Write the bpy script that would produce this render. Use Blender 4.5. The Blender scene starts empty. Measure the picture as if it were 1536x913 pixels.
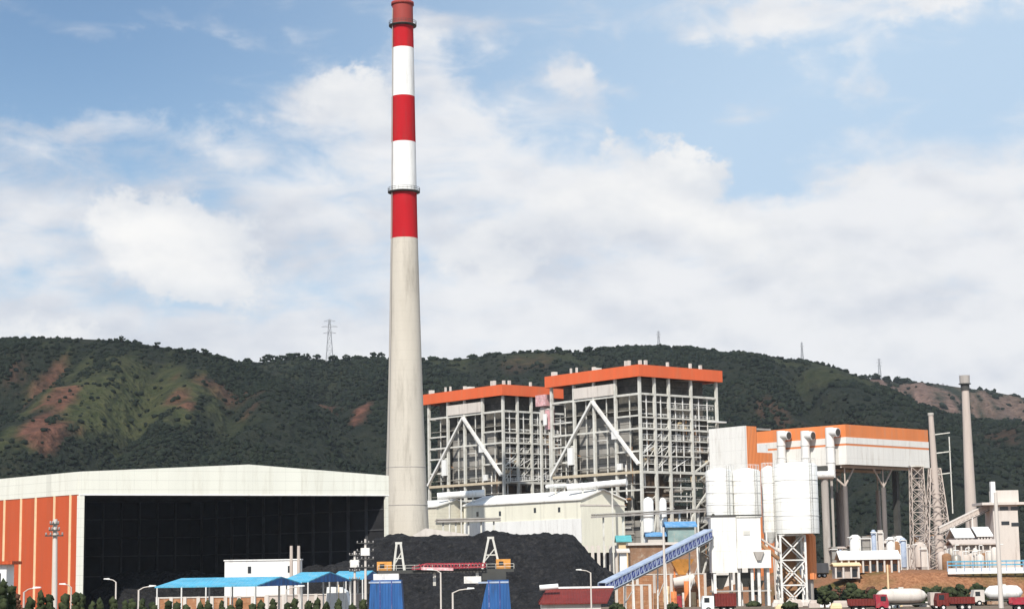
import bpy, math, random
import numpy as np
from mathutils import Vector, Matrix, noise
random.seed(7); rng = np.random.default_rng(7)
S = bpy.context.scene
COL = S.collection
PI = math.pi
R = math.radians
# ------------------------------------------------------------------ camera
F_PX = 2790.0; PITCH = R(8.03); ROLL = R(.9); CAM_H = 10.0
cd = bpy.data.cameras.new('camera'); cam = bpy.data.objects.new('camera', cd); COL.objects.link(cam)
cd.sensor_width = 36; cd.lens = 36*F_PX/1536; cd.clip_start = .5; cd.clip_end = 30000
cam.matrix_world = Matrix.Translation((0, 0, CAM_H)) @ Matrix.Rotation(PI/2+PITCH, 4, 'X') @ Matrix.Rotation(-ROLL, 4, 'Z')
S.camera = cam
# ------------------------------------------------------------------ light
SUN_EL, SUN_AZ = 46.0, 194.0      # azimuth clockwise from +Y (north); the sun stands behind the viewer, a little to the left
w = bpy.data.worlds.new('World'); S.world = w; w.use_nodes = True
def ncurve(nt):
    """tiny expression builder on a node tree"""
    def val(sock, v):
        if isinstance(v, (int, float)): sock.default_value = v
        else: nt.links.new(v, sock)
    def m(op, a, b=None, c=None):
        n = nt.nodes.new('ShaderNodeMath'); n.operation = op
        val(n.inputs[0], a)
        if b is not None: val(n.inputs[1], b)
        if c is not None: val(n.inputs[2], c)
        return n.outputs[0]
    return m
def build_sky():
    nt = w.node_tree; nt.nodes.clear(); L = nt.links.new; m = ncurve(nt)
    out = nt.nodes.new('ShaderNodeOutputWorld'); bg = nt.nodes.new('ShaderNodeBackground')
    L(bg.outputs[0], out.inputs[0])
    sky = nt.nodes.new('ShaderNodeTexSky'); sky.sky_type = 'NISHITA'; sky.sun_disc = False
    sky.sun_elevation = R(SUN_EL); sky.sun_rotation = R(SUN_AZ); sky.air_density = 1.0; sky.dust_density = .6; sky.ozone_density = 2.0
    tc = nt.nodes.new('ShaderNodeTexCoord'); sx = nt.nodes.new('ShaderNodeSeparateXYZ'); L(tc.outputs['Generated'], sx.inputs[0])
    X, Y, Z = sx.outputs
    DEG = 180/PI
    az = m('MULTIPLY', m('ARCTAN2', X, Y), DEG)
    el = m('MULTIPLY', m('ARCSINE', Z), DEG)
    def nz(sx_, sy_, seed, detail=8, rough=.55, dist=0.0, az_=None, el_=None):
        c = nt.nodes.new('ShaderNodeCombineXYZ')
        nt.links.new(m('MULTIPLY', az_ or az, sx_), c.inputs[0]); nt.links.new(m('MULTIPLY', el_ or el, sy_), c.inputs[1]); c.inputs[2].default_value = seed
        n = nt.nodes.new('ShaderNodeTexNoise'); n.inputs['Scale'].default_value = 1; n.inputs['Detail'].default_value = detail
        n.inputs['Roughness'].default_value = rough; n.inputs['Distortion'].default_value = dist
        L(c.outputs[0], n.inputs['Vector']); return n.outputs[0]
    # warped coordinates give the cloud edges their cauliflower outline
    wa = m('MULTIPLY', m('SUBTRACT', nz(.5, .6, 3.1, 7, .62), .5), 4.2)
    we = m('MULTIPLY', m('SUBTRACT', nz(.5, .6, 9.7, 7, .62), .5), 3.2)
    azw = m('ADD', az, wa); elw = m('ADD', el, we)
    def blob(px, py, rx, ry, s=1.0):
        a0 = math.degrees(math.atan((px-768)/F_PX)); e0 = math.degrees(PITCH + math.atan((456.5-py)/F_PX)) 
        k = math.degrees(1/F_PX)
        dx = m('DIVIDE', m('SUBTRACT', azw, a0), rx*k); dy = m('DIVIDE', m('SUBTRACT', elw, e0), ry*k)
        d2 = m('ADD', m('MULTIPLY', dx, dx), m('MULTIPLY', dy, dy))
        return m('MULTIPLY', m('EXPONENT', m('MULTIPLY', d2, -1.0)), s)
    def total(lst):
        t = blob(*lst[0])
        for b in lst[1:]: t = m('ADD', t, blob(*b))
        return t
    def sstep(lo, hi, v):
        n = nt.nodes.new('ShaderNodeMapRange'); n.interpolation_type = 'SMOOTHSTEP'
        for i, q in enumerate((v, lo, hi, 0.0, 1.0)):
            if isinstance(q, (int, float)): n.inputs[i].default_value = q
            else: L(q, n.inputs[i])
        return n.outputs[0]
    def mix(f, a, b):
        n = nt.nodes.new('ShaderNodeMix'); n.data_type = 'RGBA'
        if isinstance(f, (int, float)): n.inputs[0].default_value = f
        else: L(f, n.inputs[0])
        for i, q in ((6, a), (7, b)):
            if isinstance(q, tuple): n.inputs[i].default_value = (*q, 1)
            else: L(q, n.inputs[i])
        return n.outputs[2]
    # layer 1: the thin grey-white sheet that thickens towards the horizon
    low = sstep(14.0, 4.5, el)
    veil = total([(40, 300, 260, 90, .50), (450, 320, 160, 70, .3), (40, 205, 130, 34, .45), (230, 195, 120, 26, .25), (620, 200, 230, 110, .62), (880, 270, 260, 110, .5), (640, 80, 80, 60, .55), (470, 170, 120, 60, .3), (1400, 320, 240, 110, .65),
                  (1150, 350, 420, 60, .3), (870, 110, 62, 40, .8), (1160, 45, 120, 44, 1.0), (1470, 5, 140, 42, 1.4), (290, 45, 170, 22, .32), (330, 215, 80, 30, .35), (1120, 185, 60, 26, .35), (1310, 150, 26, 80, .35), (290, 170, 40, 16, .3), (780, 30, 120, 24, .15)])
    holes = total([(330, 165, 100, 46, .35), (60, 110, 190, 60, .35), (1140, 265, 120, 55, .55), (420, 85, 200, 40, .25), (1250, 170, 240, 60, .2), (180, 440, 190, 40, .30), (420, 430, 120, 50, .2), (230, 262, 140, 22, .2), (760, 120, 60, 60, .3), (820, 190, 60, 30, .25), (980, 120, 70, 90, .25), (1010, 210, 80, 30, .3)])
    det = m('MULTIPLY', m('SUBTRACT', nz(.30, .80, 21.3, 9, .58, .4), .5), 1.9)
    den1 = m('ADD', m('SUBTRACT', m('ADD', m('MULTIPLY', low, 1.28), veil), holes), det)
    m1 = m('MULTIPLY', sstep(.02, 1.0, den1), .95)
    # layer 2: the bright cumulus heads
    heads = total([(205, 330, 100, 50, 1.6), (290, 395, 110, 60, 1.5), (345, 445, 50, 30, .7), (60, 497, 95, 15, 1.3), (1035, 262, 58, 30, 1.5), (1080, 330, 100, 42, 1.1), (720, 385, 95, 48, 1.3), (560, 170, 90, 60, .6), (500, 260, 120, 40, .4), (960, 330, 120, 50, .8),
                   (860, 290, 110, 44, .75), (1180, 395, 150, 50, .95), (520, 140, 70, 40, .9), (660, 75, 36, 34, .8), (1180, 40, 80, 28, 1.0), (1450, 350, 90, 36, .8), (1290, 292, 60, 20, .8),
                   (560, 320, 80, 40, .45), (1460, 2, 100, 28, 1.3), (560, 512, 120, 18, .8), (1270, 520, 200, 50, .7), (880, 105, 46, 26, .75), (980, 480, 160, 34, .6), (920, 230, 50, 24, .8), (1400, 440, 100, 30, .6)])
    det2 = m('MULTIPLY', m('SUBTRACT', nz(.75, 1.0, 5.5, 10, .55), .5), 1.7)
    m2 = m('MULTIPLY', sstep(.36, 1.0, m('ADD', heads, det2)), .95)
    # relief: the noise compared with itself a little higher up
    up = m('ADD', el, .6); rt = m('ADD', az, .2)
    rel = m('SUBTRACT', nz(.28, .50, 31.0, 7, .5), nz(.28, .50, 31.0, 7, .5, 0, rt, up))
    rel = m('ADD', m('MULTIPLY', rel, 1.7), .5)
    big = nz(.12, .26, 44.0, 5, .5)
    tone1 = m('ADD', m('ADD', m('MULTIPLY', rel, .35), m('MULTIPLY', big, .65)), m('MULTIPLY', sstep(-12.0, 10.0, az), .14))
    k = SKY_K = 5.5
    grey = (.61*k, .65*k, .73*k); pale = (.89*k, .895*k, .91*k); white = (1.0*k, .99*k, .97*k)
    c1 = mix(sstep(.34, .70, tone1), grey, pale)
    c2 = mix(sstep(.15, 1.05, m('ADD', m('MULTIPLY', rel, .6), m('MULTIPLY', heads, .25))), (.72*k, .755*k, .81*k), white)
    # clear air: the Nishita sky, a little paler towards the right where the high haze is thicker
    tint = nt.nodes.new('ShaderNodeMix'); tint.data_type = 'RGBA'; tint.blend_type = 'MULTIPLY'; tint.inputs[0].default_value = 1
    L(sky.outputs[0], tint.inputs[6]); tint.inputs[7].default_value = (.58, .63, .645, 1)
    hz = m('MULTIPLY', m('ADD', sstep(-15.0, 12.0, az), m('MULTIPLY', sstep(16.5, 6.0, el), .5)), .85)
    hz = m('MINIMUM', m('MULTIPLY', hz, 1.12), .97)
    clear = mix(hz, tint.outputs[2], (.52*k, .68*k, .86*k))
    c = mix(m1, clear, c1); c = mix(m2, c, c2)
    L(c, bg.inputs[0]); bg.inputs[1].default_value = .12
build_sky()
sl = bpy.data.lights.new('sun', 'SUN'); sl.energy = 3.7; sl.angle = R(.53); sl.color = (1, .95, .87)
so = bpy.data.objects.new('sun', sl); COL.objects.link(so)
sd = Vector((math.sin(R(SUN_AZ))*math.cos(R(SUN_EL)), math.cos(R(SUN_AZ))*math.cos(R(SUN_EL)), math.sin(R(SUN_EL))))
so.rotation_euler = sd.to_track_quat('Z', 'Y').to_euler(); so.location = (0, -50, 300)
S.view_settings.view_transform = 'Standard'; S.view_settings.look = 'None'; S.view_settings.gamma = 1; S.view_settings.exposure = .6
S.cycles.max_bounces = 5; S.cycles.diffuse_bounces = 3; S.cycles.volume_bounces = 0

# ------------------------------------------------------------------ pixel -> point
def ray(px, py):
    x = (px-768)/F_PX; y = (456.5-py)/F_PX
    x, y = x*math.cos(ROLL)+y*math.sin(ROLL), -x*math.sin(ROLL)+y*math.cos(ROLL)
    return (x, math.cos(PITCH)-y*math.sin(PITCH), math.sin(PITCH)+y*math.cos(PITCH))
def at(px, py, Y):
    d = ray(px, py); k = Y/d[1]; return Vector((d[0]*k, Y, CAM_H+d[2]*k))
def atz(px, py, Z):
    d = ray(px, py); k = (Z-CAM_H)/d[2]; return Vector((d[0]*k, d[1]*k, Z))

# ------------------------------------------------------------------ materials
def mat(name, col, rough=.8, var=.18, scale=.5, metal=0., spec=.3, dirt=None, dirt_amt=0., streak=False, bump=0., bscale=3., corr=None, lines=None):
    """procedural surface: base colour varied by noise, optional grime, corrugation and panel joints"""
    M = bpy.data.materials.new(name); M.use_nodes = True; nt = M.node_tree; b = nt.nodes['Principled BSDF']; L = nt.links.new; m = ncurve(nt)
    tc = nt.nodes.new('ShaderNodeTexCoord'); mp = nt.nodes.new('ShaderNodeMapping'); L(tc.outputs['Object'], mp.inputs[0])
    if streak: mp.inputs['Scale'].default_value = (1, 1, .12)
    n = nt.nodes.new('ShaderNodeTexNoise'); n.inputs['Scale'].default_value = scale; n.inputs['Detail'].default_value = 7; n.inputs['Roughness'].default_value = .62
    L(mp.outputs[0], n.inputs['Vector'])
    r = nt.nodes.new('ShaderNodeMapRange'); r.inputs[1].default_value = .28; r.inputs[2].default_value = .72; L(n.outputs[0], r.inputs[0])
    a = tuple(max(0, c*(1-var)) for c in col); c2 = tuple(min(1, c*(1+var*.7)) for c in col)
    mx = nt.nodes.new('ShaderNodeMix'); mx.data_type = 'RGBA'; mx.inputs[6].default_value = (*a, 1); mx.inputs[7].default_value = (*c2, 1); L(r.outputs[0], mx.inputs[0])
    cur = mx.outputs[2]
    if dirt:
        n2 = nt.nodes.new('ShaderNodeTexNoise'); n2.inputs['Scale'].default_value = scale*2.3; n2.inputs['Detail'].default_value = 8; n2.inputs['Roughness'].default_value = .7; L(mp.outputs[0], n2.inputs['Vector'])
        r2 = nt.nodes.new('ShaderNodeMapRange'); r2.interpolation_type = 'SMOOTHSTEP'; r2.inputs[1].default_value = .48; r2.inputs[2].default_value = .72; r2.inputs[4].default_value = dirt_amt; L(n2.outputs[0], r2.inputs[0])
        m2 = nt.nodes.new('ShaderNodeMix'); m2.data_type = 'RGBA'; m2.inputs[7].default_value = (*dirt, 1); L(cur, m2.inputs[6]); L(r2.outputs[0], m2.inputs[0]); cur = m2.outputs[2]
    sx = None
    if lines or corr:
        sx = nt.nodes.new('ShaderNodeSeparateXYZ'); L(tc.outputs['Object'], sx.inputs[0])
    if lines:   # (axis, period, width, darkness): joints between sheets or lifts
        for ax, per, wd, dk in lines:
            src = sx.outputs[ax] if ax < 3 else m('ADD', sx.outputs[0], sx.outputs[1])
            f = m('LESS_THAN', m('FRACT', m('DIVIDE', src, per)), wd/per)
            m3 = nt.nodes.new('ShaderNodeMix'); m3.data_type = 'RGBA'; m3.blend_type = 'MULTIPLY'; L(cur, m3.inputs[6]); m3.inputs[7].default_value = (dk, dk, dk, 1); L(f, m3.inputs[0]); cur = m3.outputs[2]
    L(cur, b.inputs['Base Color']); b.inputs['Roughness'].default_value = rough; b.inputs['Metallic'].default_value = metal; b.inputs['Specular IOR Level'].default_value = spec
    if bump or corr:
        bp = nt.nodes.new('ShaderNodeBump'); bp.inputs['Strength'].default_value = 1; bp.inputs['Distance'].default_value = 1
        h = None
        if bump:
            n3 = nt.nodes.new('ShaderNodeTexNoise'); n3.inputs['Scale'].default_value = bscale; n3.inputs['Detail'].default_value = 6; L(tc.outputs['Object'], n3.inputs['Vector']); h = m('MULTIPLY', n3.outputs[0], bump)
        if corr:
            ax, per, dep = corr; src = sx.outputs[ax] if ax < 3 else m('ADD', sx.outputs[0], sx.outputs[1])
            q = m('MULTIPLY', m('SINE', m('MULTIPLY', src, 2*PI/per)), dep); h = q if h is None else m('ADD', h, q)
        L(h, bp.inputs['Height']); L(bp.outputs[0], b.inputs['Normal'])
    return M
GRIME = (.10, .085, .07)
M = dict(
 chim=mat('concrete_chimney', (.56, .515, .44), .9, .14, .12, dirt=(.28, .25, .21), dirt_amt=.65, streak=True, lines=[(2, 3.0, .15, .93)]),
 red=mat('red_paint', (.42, .010, .016), .8, .16, .25, spec=.12, streak=True, dirt=(.20, .04, .035), dirt_amt=.55),
 redold=mat('faded_red_paint', (.30, .045, .035), .7, .2, .2, streak=True),
 white=mat('white_paint', (.77, .77, .75), .65, .07, .35, dirt=(.42, .40, .37), dirt_amt=.5, streak=True),
 whiteclean=mat('white_sheet', (.76, .75, .71), .55, .06, .3, dirt=(.46, .42, .36), dirt_amt=.45, streak=True, lines=[(3, 3.0, .08, .8), (2, 4.2, .08, .82)]),
 fascia=mat('cream_fascia', (.72, .72, .64), .6, .07, .12, dirt=(.45, .42, .34), dirt_amt=.5, streak=True, lines=[(2, 2.4, .10, .78), (3, 6.0, .10, .86)]),
 silo=mat('silo_white', (.74, .74, .71), .5, .06, .35, dirt=(.40, .36, .30), dirt_amt=.55, streak=True, lines=[(2, 1.9, .09, .62)]),
 orange=mat('orange_sheet', (.50, .085, .026), .65, .12, .2, dirt=(.35, .12, .06), dirt_amt=.35, streak=True, corr=(3, .9, .08)),
 orange2=mat('orange_band', (.74, .235, .075), .65, .10, .2, dirt=(.5, .3, .2), dirt_amt=.4, streak=True, corr=(3, .9, .06)),
 rooforange=mat('roof_band_orange', (.66, .125, .042), .65, .10, .2, dirt=(.5, .2, .1), dirt_amt=.3, streak=True),
 cream2=mat('tan_steel', (.52, .44, .32), .8, .15, .3),
 rustd=mat('sooty_rust', (.10, .065, .04), .9, .4, .2, dirt=(.03, .025, .02), dirt_amt=.8),
 bluemid=mat('faded_blue_roof', (.10, .28, .52), .6, .2, .3, dirt=(.4, .5, .6), dirt_amt=.7), tealp=mat('pale_teal_wall', (.24, .34, .33), .7, .25, .3, dirt=(.4, .36, .3), dirt_amt=.7), redbrown=mat('brown_wall', (.26, .15, .09), .85, .3, .3, dirt=(.45, .38, .3), dirt_amt=.8),
 concdk=mat('dark_concrete', (.15, .135, .13), .9, .2, .3, streak=True, dirt=(.3, .28, .26), dirt_amt=.5),  # darker grey concrete for some condenser columns and hut walls
 cream=mat('cream_trim', (.72, .55, .33), .7, .1, .4),
 steel=mat('pale_grey_steel', (.60, .59, .54), .7, .16, .25, dirt=(.2, .16, .12), dirt_amt=.5),
 steelw=mat('white_steel', (.72, .71, .68), .65, .12, .25, dirt=(.3, .26, .22), dirt_amt=.5),
 steeld=mat('dark_steel', (.06, .06, .055), .7, .3, .3),
 rust=mat('rusty_steel', (.30, .16, .08), .85, .3, .4, dirt=(.12, .07, .05), dirt_amt=.6),
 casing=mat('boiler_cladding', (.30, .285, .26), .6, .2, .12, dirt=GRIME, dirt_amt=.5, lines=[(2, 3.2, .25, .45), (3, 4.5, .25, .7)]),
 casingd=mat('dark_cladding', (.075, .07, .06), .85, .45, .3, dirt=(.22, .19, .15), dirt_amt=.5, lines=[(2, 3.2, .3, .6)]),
 pipe=mat('pipe_lagging', (.36, .33, .29), .45, .2, .4, metal=.3, dirt=GRIME, dirt_amt=.4),
 grating=mat('platform_grating', (.28, .27, .24), .8, .25, .6, dirt=GRIME, dirt_amt=.5),
 pink=mat('faded_pink_sheet', (.62, .34, .35), .7, .35, .6, dirt=(.72, .68, .66), dirt_amt=.9),
 cbldg=mat('cream_building_sheet', (.76, .74, .62), .7, .07, .2, dirt=(.45, .42, .35), dirt_amt=.3, streak=True, lines=[(3, 2.2, .10, .88)]),
 cbrick=mat('cream_brick', (.66, .62, .50), .85, .1, .3, lines=[(2, 1.1, .12, .85)], dirt=(.4, .36, .3), dirt_amt=.4),
 concrete=mat('concrete', (.38, .35, .32), .9, .15, .2, dirt=(.18, .16, .14), dirt_amt=.5, streak=True),
 concw=mat('pale_concrete', (.60, .55, .50), .9, .12, .3, dirt=(.3, .25, .22), dirt_amt=.5, streak=True),
 conpink=mat('pinkish_concrete', (.50, .43, .38), .9, .12, .3, dirt=(.3, .25, .22), dirt_amt=.4, streak=True),
 coal=mat('coal', (.012, .012, .0135), .9, .6, .35, spec=.2, bump=1.1, bscale=.8, dirt=(.05, .047, .044), dirt_amt=.6),
 shedin=mat('near_black_sheet', (.020, .020, .022), .95, .4, .2, lines=[(2, 4.0, .3, 1.0)]),  # near-black base colour for the shed inside, its roof and the hall base
 shedfr=mat('dark_frame', (.07, .07, .073), .8, .3, .5),  # dark grey frames, a little paler than the sheet behind
 cyan=mat('cyan_roof', (.09, .38, .56), .6, .22, .4, dirt=(.26, .42, .48), dirt_amt=.8, corr=(0, .6, .05)),
 blue=mat('blue_sheet', (.03, .115, .32), .6, .3, .6, dirt=(.03, .06, .14), dirt_amt=.9, streak=True, corr=(0, .5, .05)),
 bluew=mat('pale_blue_sheet', (.36, .42, .52), .6, .2, .4, dirt=(.1, .15, .35), dirt_amt=.5),
 bluedk=mat('navy_steel', (.05, .07, .24), .7, .3, .5, dirt=(.35, .4, .55), dirt_amt=.9),
 teal=mat('teal_roof', (.10, .36, .38), .6, .2, .4),
 crim=mat('crimson_paint', (.36, .03, .05), .7, .35, .9, dirt=(.22, .12, .10), dirt_amt=.9),
 dkred=mat('dark_red_roof', (.17, .025, .02), .7, .25, .4, dirt=(.08, .02, .02), dirt_amt=.6, corr=(0, .5, .04)),
 yel=mat('orange_machine_paint', (.65, .30, .07), .6, .2, .6, dirt=(.2, .1, .04), dirt_amt=.5),
 glass=mat('dark_window', (.02, .025, .03), .15, .2, .5, spec=.6),
 rubber=mat('tyre_rubber', (.02, .02, .02), .9, .2, 1),
 brick=mat('orange_brick', (.36, .17, .085), .9, .3, .5, dirt=(.50, .36, .24), dirt_amt=.7, bump=.08, lines=[(2, .9, .1, .8)]),
 bark=mat('bark', (.07, .05, .035), .95, .3, 2),
 leaf=mat('foliage_dark', (.020, .034, .016), .9, .6, .9, spec=.15),
 leafm=mat('foliage_mid', (.040, .055, .024), .9, .5, .9, spec=.15),
 leafp=mat('foliage_reddish', (.11, .055, .035), .9, .5, .9, spec=.15),
 silor=0 or mat('silo_ladder_steel', (.30, .29, .27), .7, .2, 1),
 insul=mat('porcelain', (.35, .33, .32), .3, .3, 2),
)

# ------------------------------------------------------------------ mesh builder
ORG = {}
class MB:
    def __init__(s, T=None): s.v = []; s.f = []; s.sm = []; s.T = T
    def _add(s, vs, fs, smooth=False):
        k = len(s.v)
        s.v += [Vector(s.T(*q)) if s.T else Vector(q) for q in vs]
        s.f += [tuple(k+i for i in f) for f in fs]; s.sm += [smooth]*len(fs); return s
    def box(s, x0, y0, z0, x1, y1, z1):
        if x0 > x1: x0, x1 = x1, x0
        if y0 > y1: y0, y1 = y1, y0
        if z0 > z1: z0, z1 = z1, z0
        return s._add([(x0,y0,z0),(x1,y0,z0),(x1,y1,z0),(x0,y1,z0),(x0,y0,z1),(x1,y0,z1),(x1,y1,z1),(x0,y1,z1)],
                      [(0,3,2,1),(4,5,6,7),(0,1,5,4),(1,2,6,5),(2,3,7,6),(3,0,4,7)])
    def cbox(s, c, dx, dy, z0, z1): return s.box(c[0]-dx/2, c[1]-dy/2, z0, c[0]+dx/2, c[1]+dy/2, z1)
    def frus(s, c, z0, dx0, dy0, z1, dx1, dy1):
        a = [(c[0]+i*dx0/2, c[1]+j*dy0/2, z0) for i, j in ((-1,-1),(1,-1),(1,1),(-1,1))]
        b = [(c[0]+i*dx1/2, c[1]+j*dy1/2, z1) for i, j in ((-1,-1),(1,-1),(1,1),(-1,1))]
        return s._add(a+b, [(0,3,2,1),(4,5,6,7),(0,1,5,4),(1,2,6,5),(2,3,7,6),(3,0,4,7)])
    def bar(s, p, q, wd, ht=None, up=(0,0,1)):
        p = Vector(s.T(*p)) if s.T else Vector(p); q = Vector(s.T(*q)) if s.T else Vector(q); ht = ht or wd
        d = (q-p).normalized(); u = Vector(up)
        if abs(d.dot(u)) > .98: u = Vector((0,1,0))
        a = d.cross(u).normalized()*wd/2; b = a.cross(d).normalized()*ht/2
        T, s.T = s.T, None
        s._add([p-a-b,p+a-b,p+a+b,p-a+b,q-a-b,q+a-b,q+a+b,q-a+b],[(0,1,2,3),(7,6,5,4),(0,4,5,1),(1,5,6,2),(2,6,7,3),(3,7,4,0)])
        s.T = T; return s
    def tube(s, p, q, r0, r1=None, n=12, cap=True):
        r1 = r0 if r1 is None else r1
        p = Vector(s.T(*p)) if s.T else Vector(p); q = Vector(s.T(*q)) if s.T else Vector(q)
        d = (q-p).normalized(); u = Vector((0,0,1)) if abs(d.z) < .95 else Vector((1,0,0))
        a = d.cross(u).normalized(); b = d.cross(a)
        T, s.T = s.T, None
        vs = [c+(a*math.cos(t)+b*math.sin(t))*r for c, r in ((p,r0),(q,r1)) for t in (2*PI*i/n for i in range(n))]
        s._add(vs, [(i,n+i,n+(i+1)%n,(i+1)%n) for i in range(n)], True)
        if cap: s._add(vs, [tuple(range(n)), tuple(range(2*n-1,n-1,-1))])
        s.T = T; return s
    def path(s, pts, r, n=8):
        for a, b in zip(pts, pts[1:]): s.tube(a, b, r, n=n)
        return s
    def lathe(s, c, prof, n=32):      # prof: (radius, z)
        vs = []
        for r, z in prof: vs += [(c[0]+r*math.cos(2*PI*i/n), c[1]+r*math.sin(2*PI*i/n), c[2]+z) for i in range(n)]
        fs = []
        for j in range(len(prof)-1):
            fs += [(j*n+i, j*n+(i+1)%n, (j+1)*n+(i+1)%n, (j+1)*n+i) for i in range(n)]
        s._add(vs, fs, True); k = (len(prof)-1)*n
        s._add(vs, [tuple(range(n-1,-1,-1)), tuple(range(k, k+n))]); return s
    def prism(s, poly, off):          # polygon (3-D points) extruded by a vector
        n = len(poly); o = Vector(off); a = [Vector(p) for p in poly]
        if s.T: a = [Vector(s.T(*p)) for p in poly]; o = Vector(s.T(*off))-Vector(s.T(0,0,0))
        T, s.T = s.T, None
        s._add(a+[p+o for p in a], [tuple(range(n)), tuple(range(2*n-1,n-1,-1))]+[(i,n+i,n+(i+1)%n,(i+1)%n) for i in range(n)])
        s.T = T; return s
    def build(s, name, m, parent=None, label=None, org=None):
        if parent is not None: o0 = ORG[parent.name]
        else:
            if org is None:
                xs = [v.x for v in s.v]; ys = [v.y for v in s.v]; zs = [v.z for v in s.v]
                org = Vector(((min(xs)+max(xs))/2, (min(ys)+max(ys))/2, min(zs)))
            o0 = Vector(org)
        me = bpy.data.meshes.new(name); me.from_pydata([v-o0 for v in s.v], [], s.f)
        me.polygons.foreach_set('use_smooth', s.sm); me.materials.append(m)
        import bmesh
        bm = bmesh.new(); bm.from_mesh(me); bmesh.ops.recalc_face_normals(bm, faces=bm.faces); bm.to_mesh(me); bm.free()
        o = bpy.data.objects.new(name, me); COL.objects.link(o)
        if parent is not None: o.parent = parent
        else: o.location = o0
        ORG[o.name] = o0
        if label: o['label'] = label
        return o
def tag(o, label, cat, group=None):
    o['label'] = label; o['category'] = cat
    if group: o['group'] = group
    return o
def thing(name, loc, label, cat, group=None):
    o = bpy.data.objects.new(name, None); COL.objects.link(o); o.location = loc; o.empty_display_size = .5; ORG[o.name] = Vector(loc)
    return tag(o, label, cat, group)
def struct(mb, name, m):
    o = mb.build(name, m, org=(0,0,0)); o['kind'] = 'structure'; return o
def copy_tree(o, parent=None):
    c = o.copy(); COL.objects.link(c); ORG[c.name] = ORG[o.name]
    if parent is not None: c.parent = parent
    for ch in [x for x in COL.objects if x.parent == o]: copy_tree(ch, c)
    return c
def local(o, ang):
    ca, sa = math.cos(ang), math.sin(ang)
    return lambda u, v, z: (o[0]+u*ca-v*sa, o[1]+u*sa+v*ca, z)

# ------------------------------------------------------------------ terrain
def attr_mat(name, base, cols, bump=0, sc=.02):
    """base colours (dark, light) by noise; cols = list of (attribute, dark, light)"""
    Mx = bpy.data.materials.new(name); Mx.use_nodes = True; nt = Mx.node_tree; L = nt.links.new; b = nt.nodes['Principled BSDF']; b.inputs['Roughness'].default_value = .95; b.inputs['Specular IOR Level'].default_value = .1
    tc = nt.nodes.new('ShaderNodeTexCoord')
    def nz(s, det=8, rough=.65):
        n = nt.nodes.new('ShaderNodeTexNoise'); n.inputs['Scale'].default_value = s; n.inputs['Detail'].default_value = det; n.inputs['Roughness'].default_value = rough; L(tc.outputs['Object'], n.inputs['Vector'])
        r = nt.nodes.new('ShaderNodeMapRange'); r.inputs[1].default_value = .32; r.inputs[2].default_value = .68; L(n.outputs[0], r.inputs[0]); return r.outputs[0]
    def mx(f, a, c):
        n = nt.nodes.new('ShaderNodeMix'); n.data_type = 'RGBA'; L(f, n.inputs[0])
        for i, q in ((6, a), (7, c)):
            if isinstance(q, tuple): n.inputs[i].default_value = (*q, 1)
            else: L(q, n.inputs[i])
        return n.outputs[2]
    f1 = nz(sc); f2 = nz(sc*6)
    cur = mx(f1, mx(f2, base[0], base[1]), mx(f2, base[1], base[2]))
    for nm, a, c in cols:
        at_ = nt.nodes.new('ShaderNodeAttribute'); at_.attribute_name = nm
        cur = mx(at_.outputs['Fac'], cur, mx(f2, a, c))
    L(cur, b.inputs['Base Color'])
    if bump:
        n = nt.nodes.new('ShaderNodeTexNoise'); n.inputs['Scale'].default_value = .12; n.inputs['Detail'].default_value = 8; L(tc.outputs['Object'], n.inputs['Vector'])
        bp = nt.nodes.new('ShaderNodeBump'); bp.inputs['Distance'].default_value = bump; L(n.outputs[0], bp.inputs['Height']); L(bp.outputs[0], b.inputs['Normal'])
    return Mx
HILLM = attr_mat('hillside', ((.008, .013, .010), (.015, .020, .013), (.026, .027, .017)),  # cloud shade over the hills is put into these dark base colours
                 [('meadow', (.024, .034, .013), (.066, .066, .030)), ('soil', (.050, .026, .018), (.17, .075, .052))], bump=11)
FARM = attr_mat('far_hillside', ((.015, .022, .016), (.028, .033, .023), (.046, .044, .032)), [('meadow', (.030, .040, .024), (.052, .060, .034)), ('soil', (.085, .055, .044), (.22, .145, .12))], bump=14)
GROUNDM = attr_mat('yard_soil', ((.10, .075, .055), (.16, .12, .09), (.22, .17, .13)), [], sc=.03)
BANKM = attr_mat('red_soil_bank', ((.07, .04, .02), (.20, .095, .045), (.36, .22, .12)), [('meadow', (.04, .045, .015), (.12, .10, .03)), ('soil', (.15, .06, .03), (.36, .18, .095))], bump=1.5, sc=.25)

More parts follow.
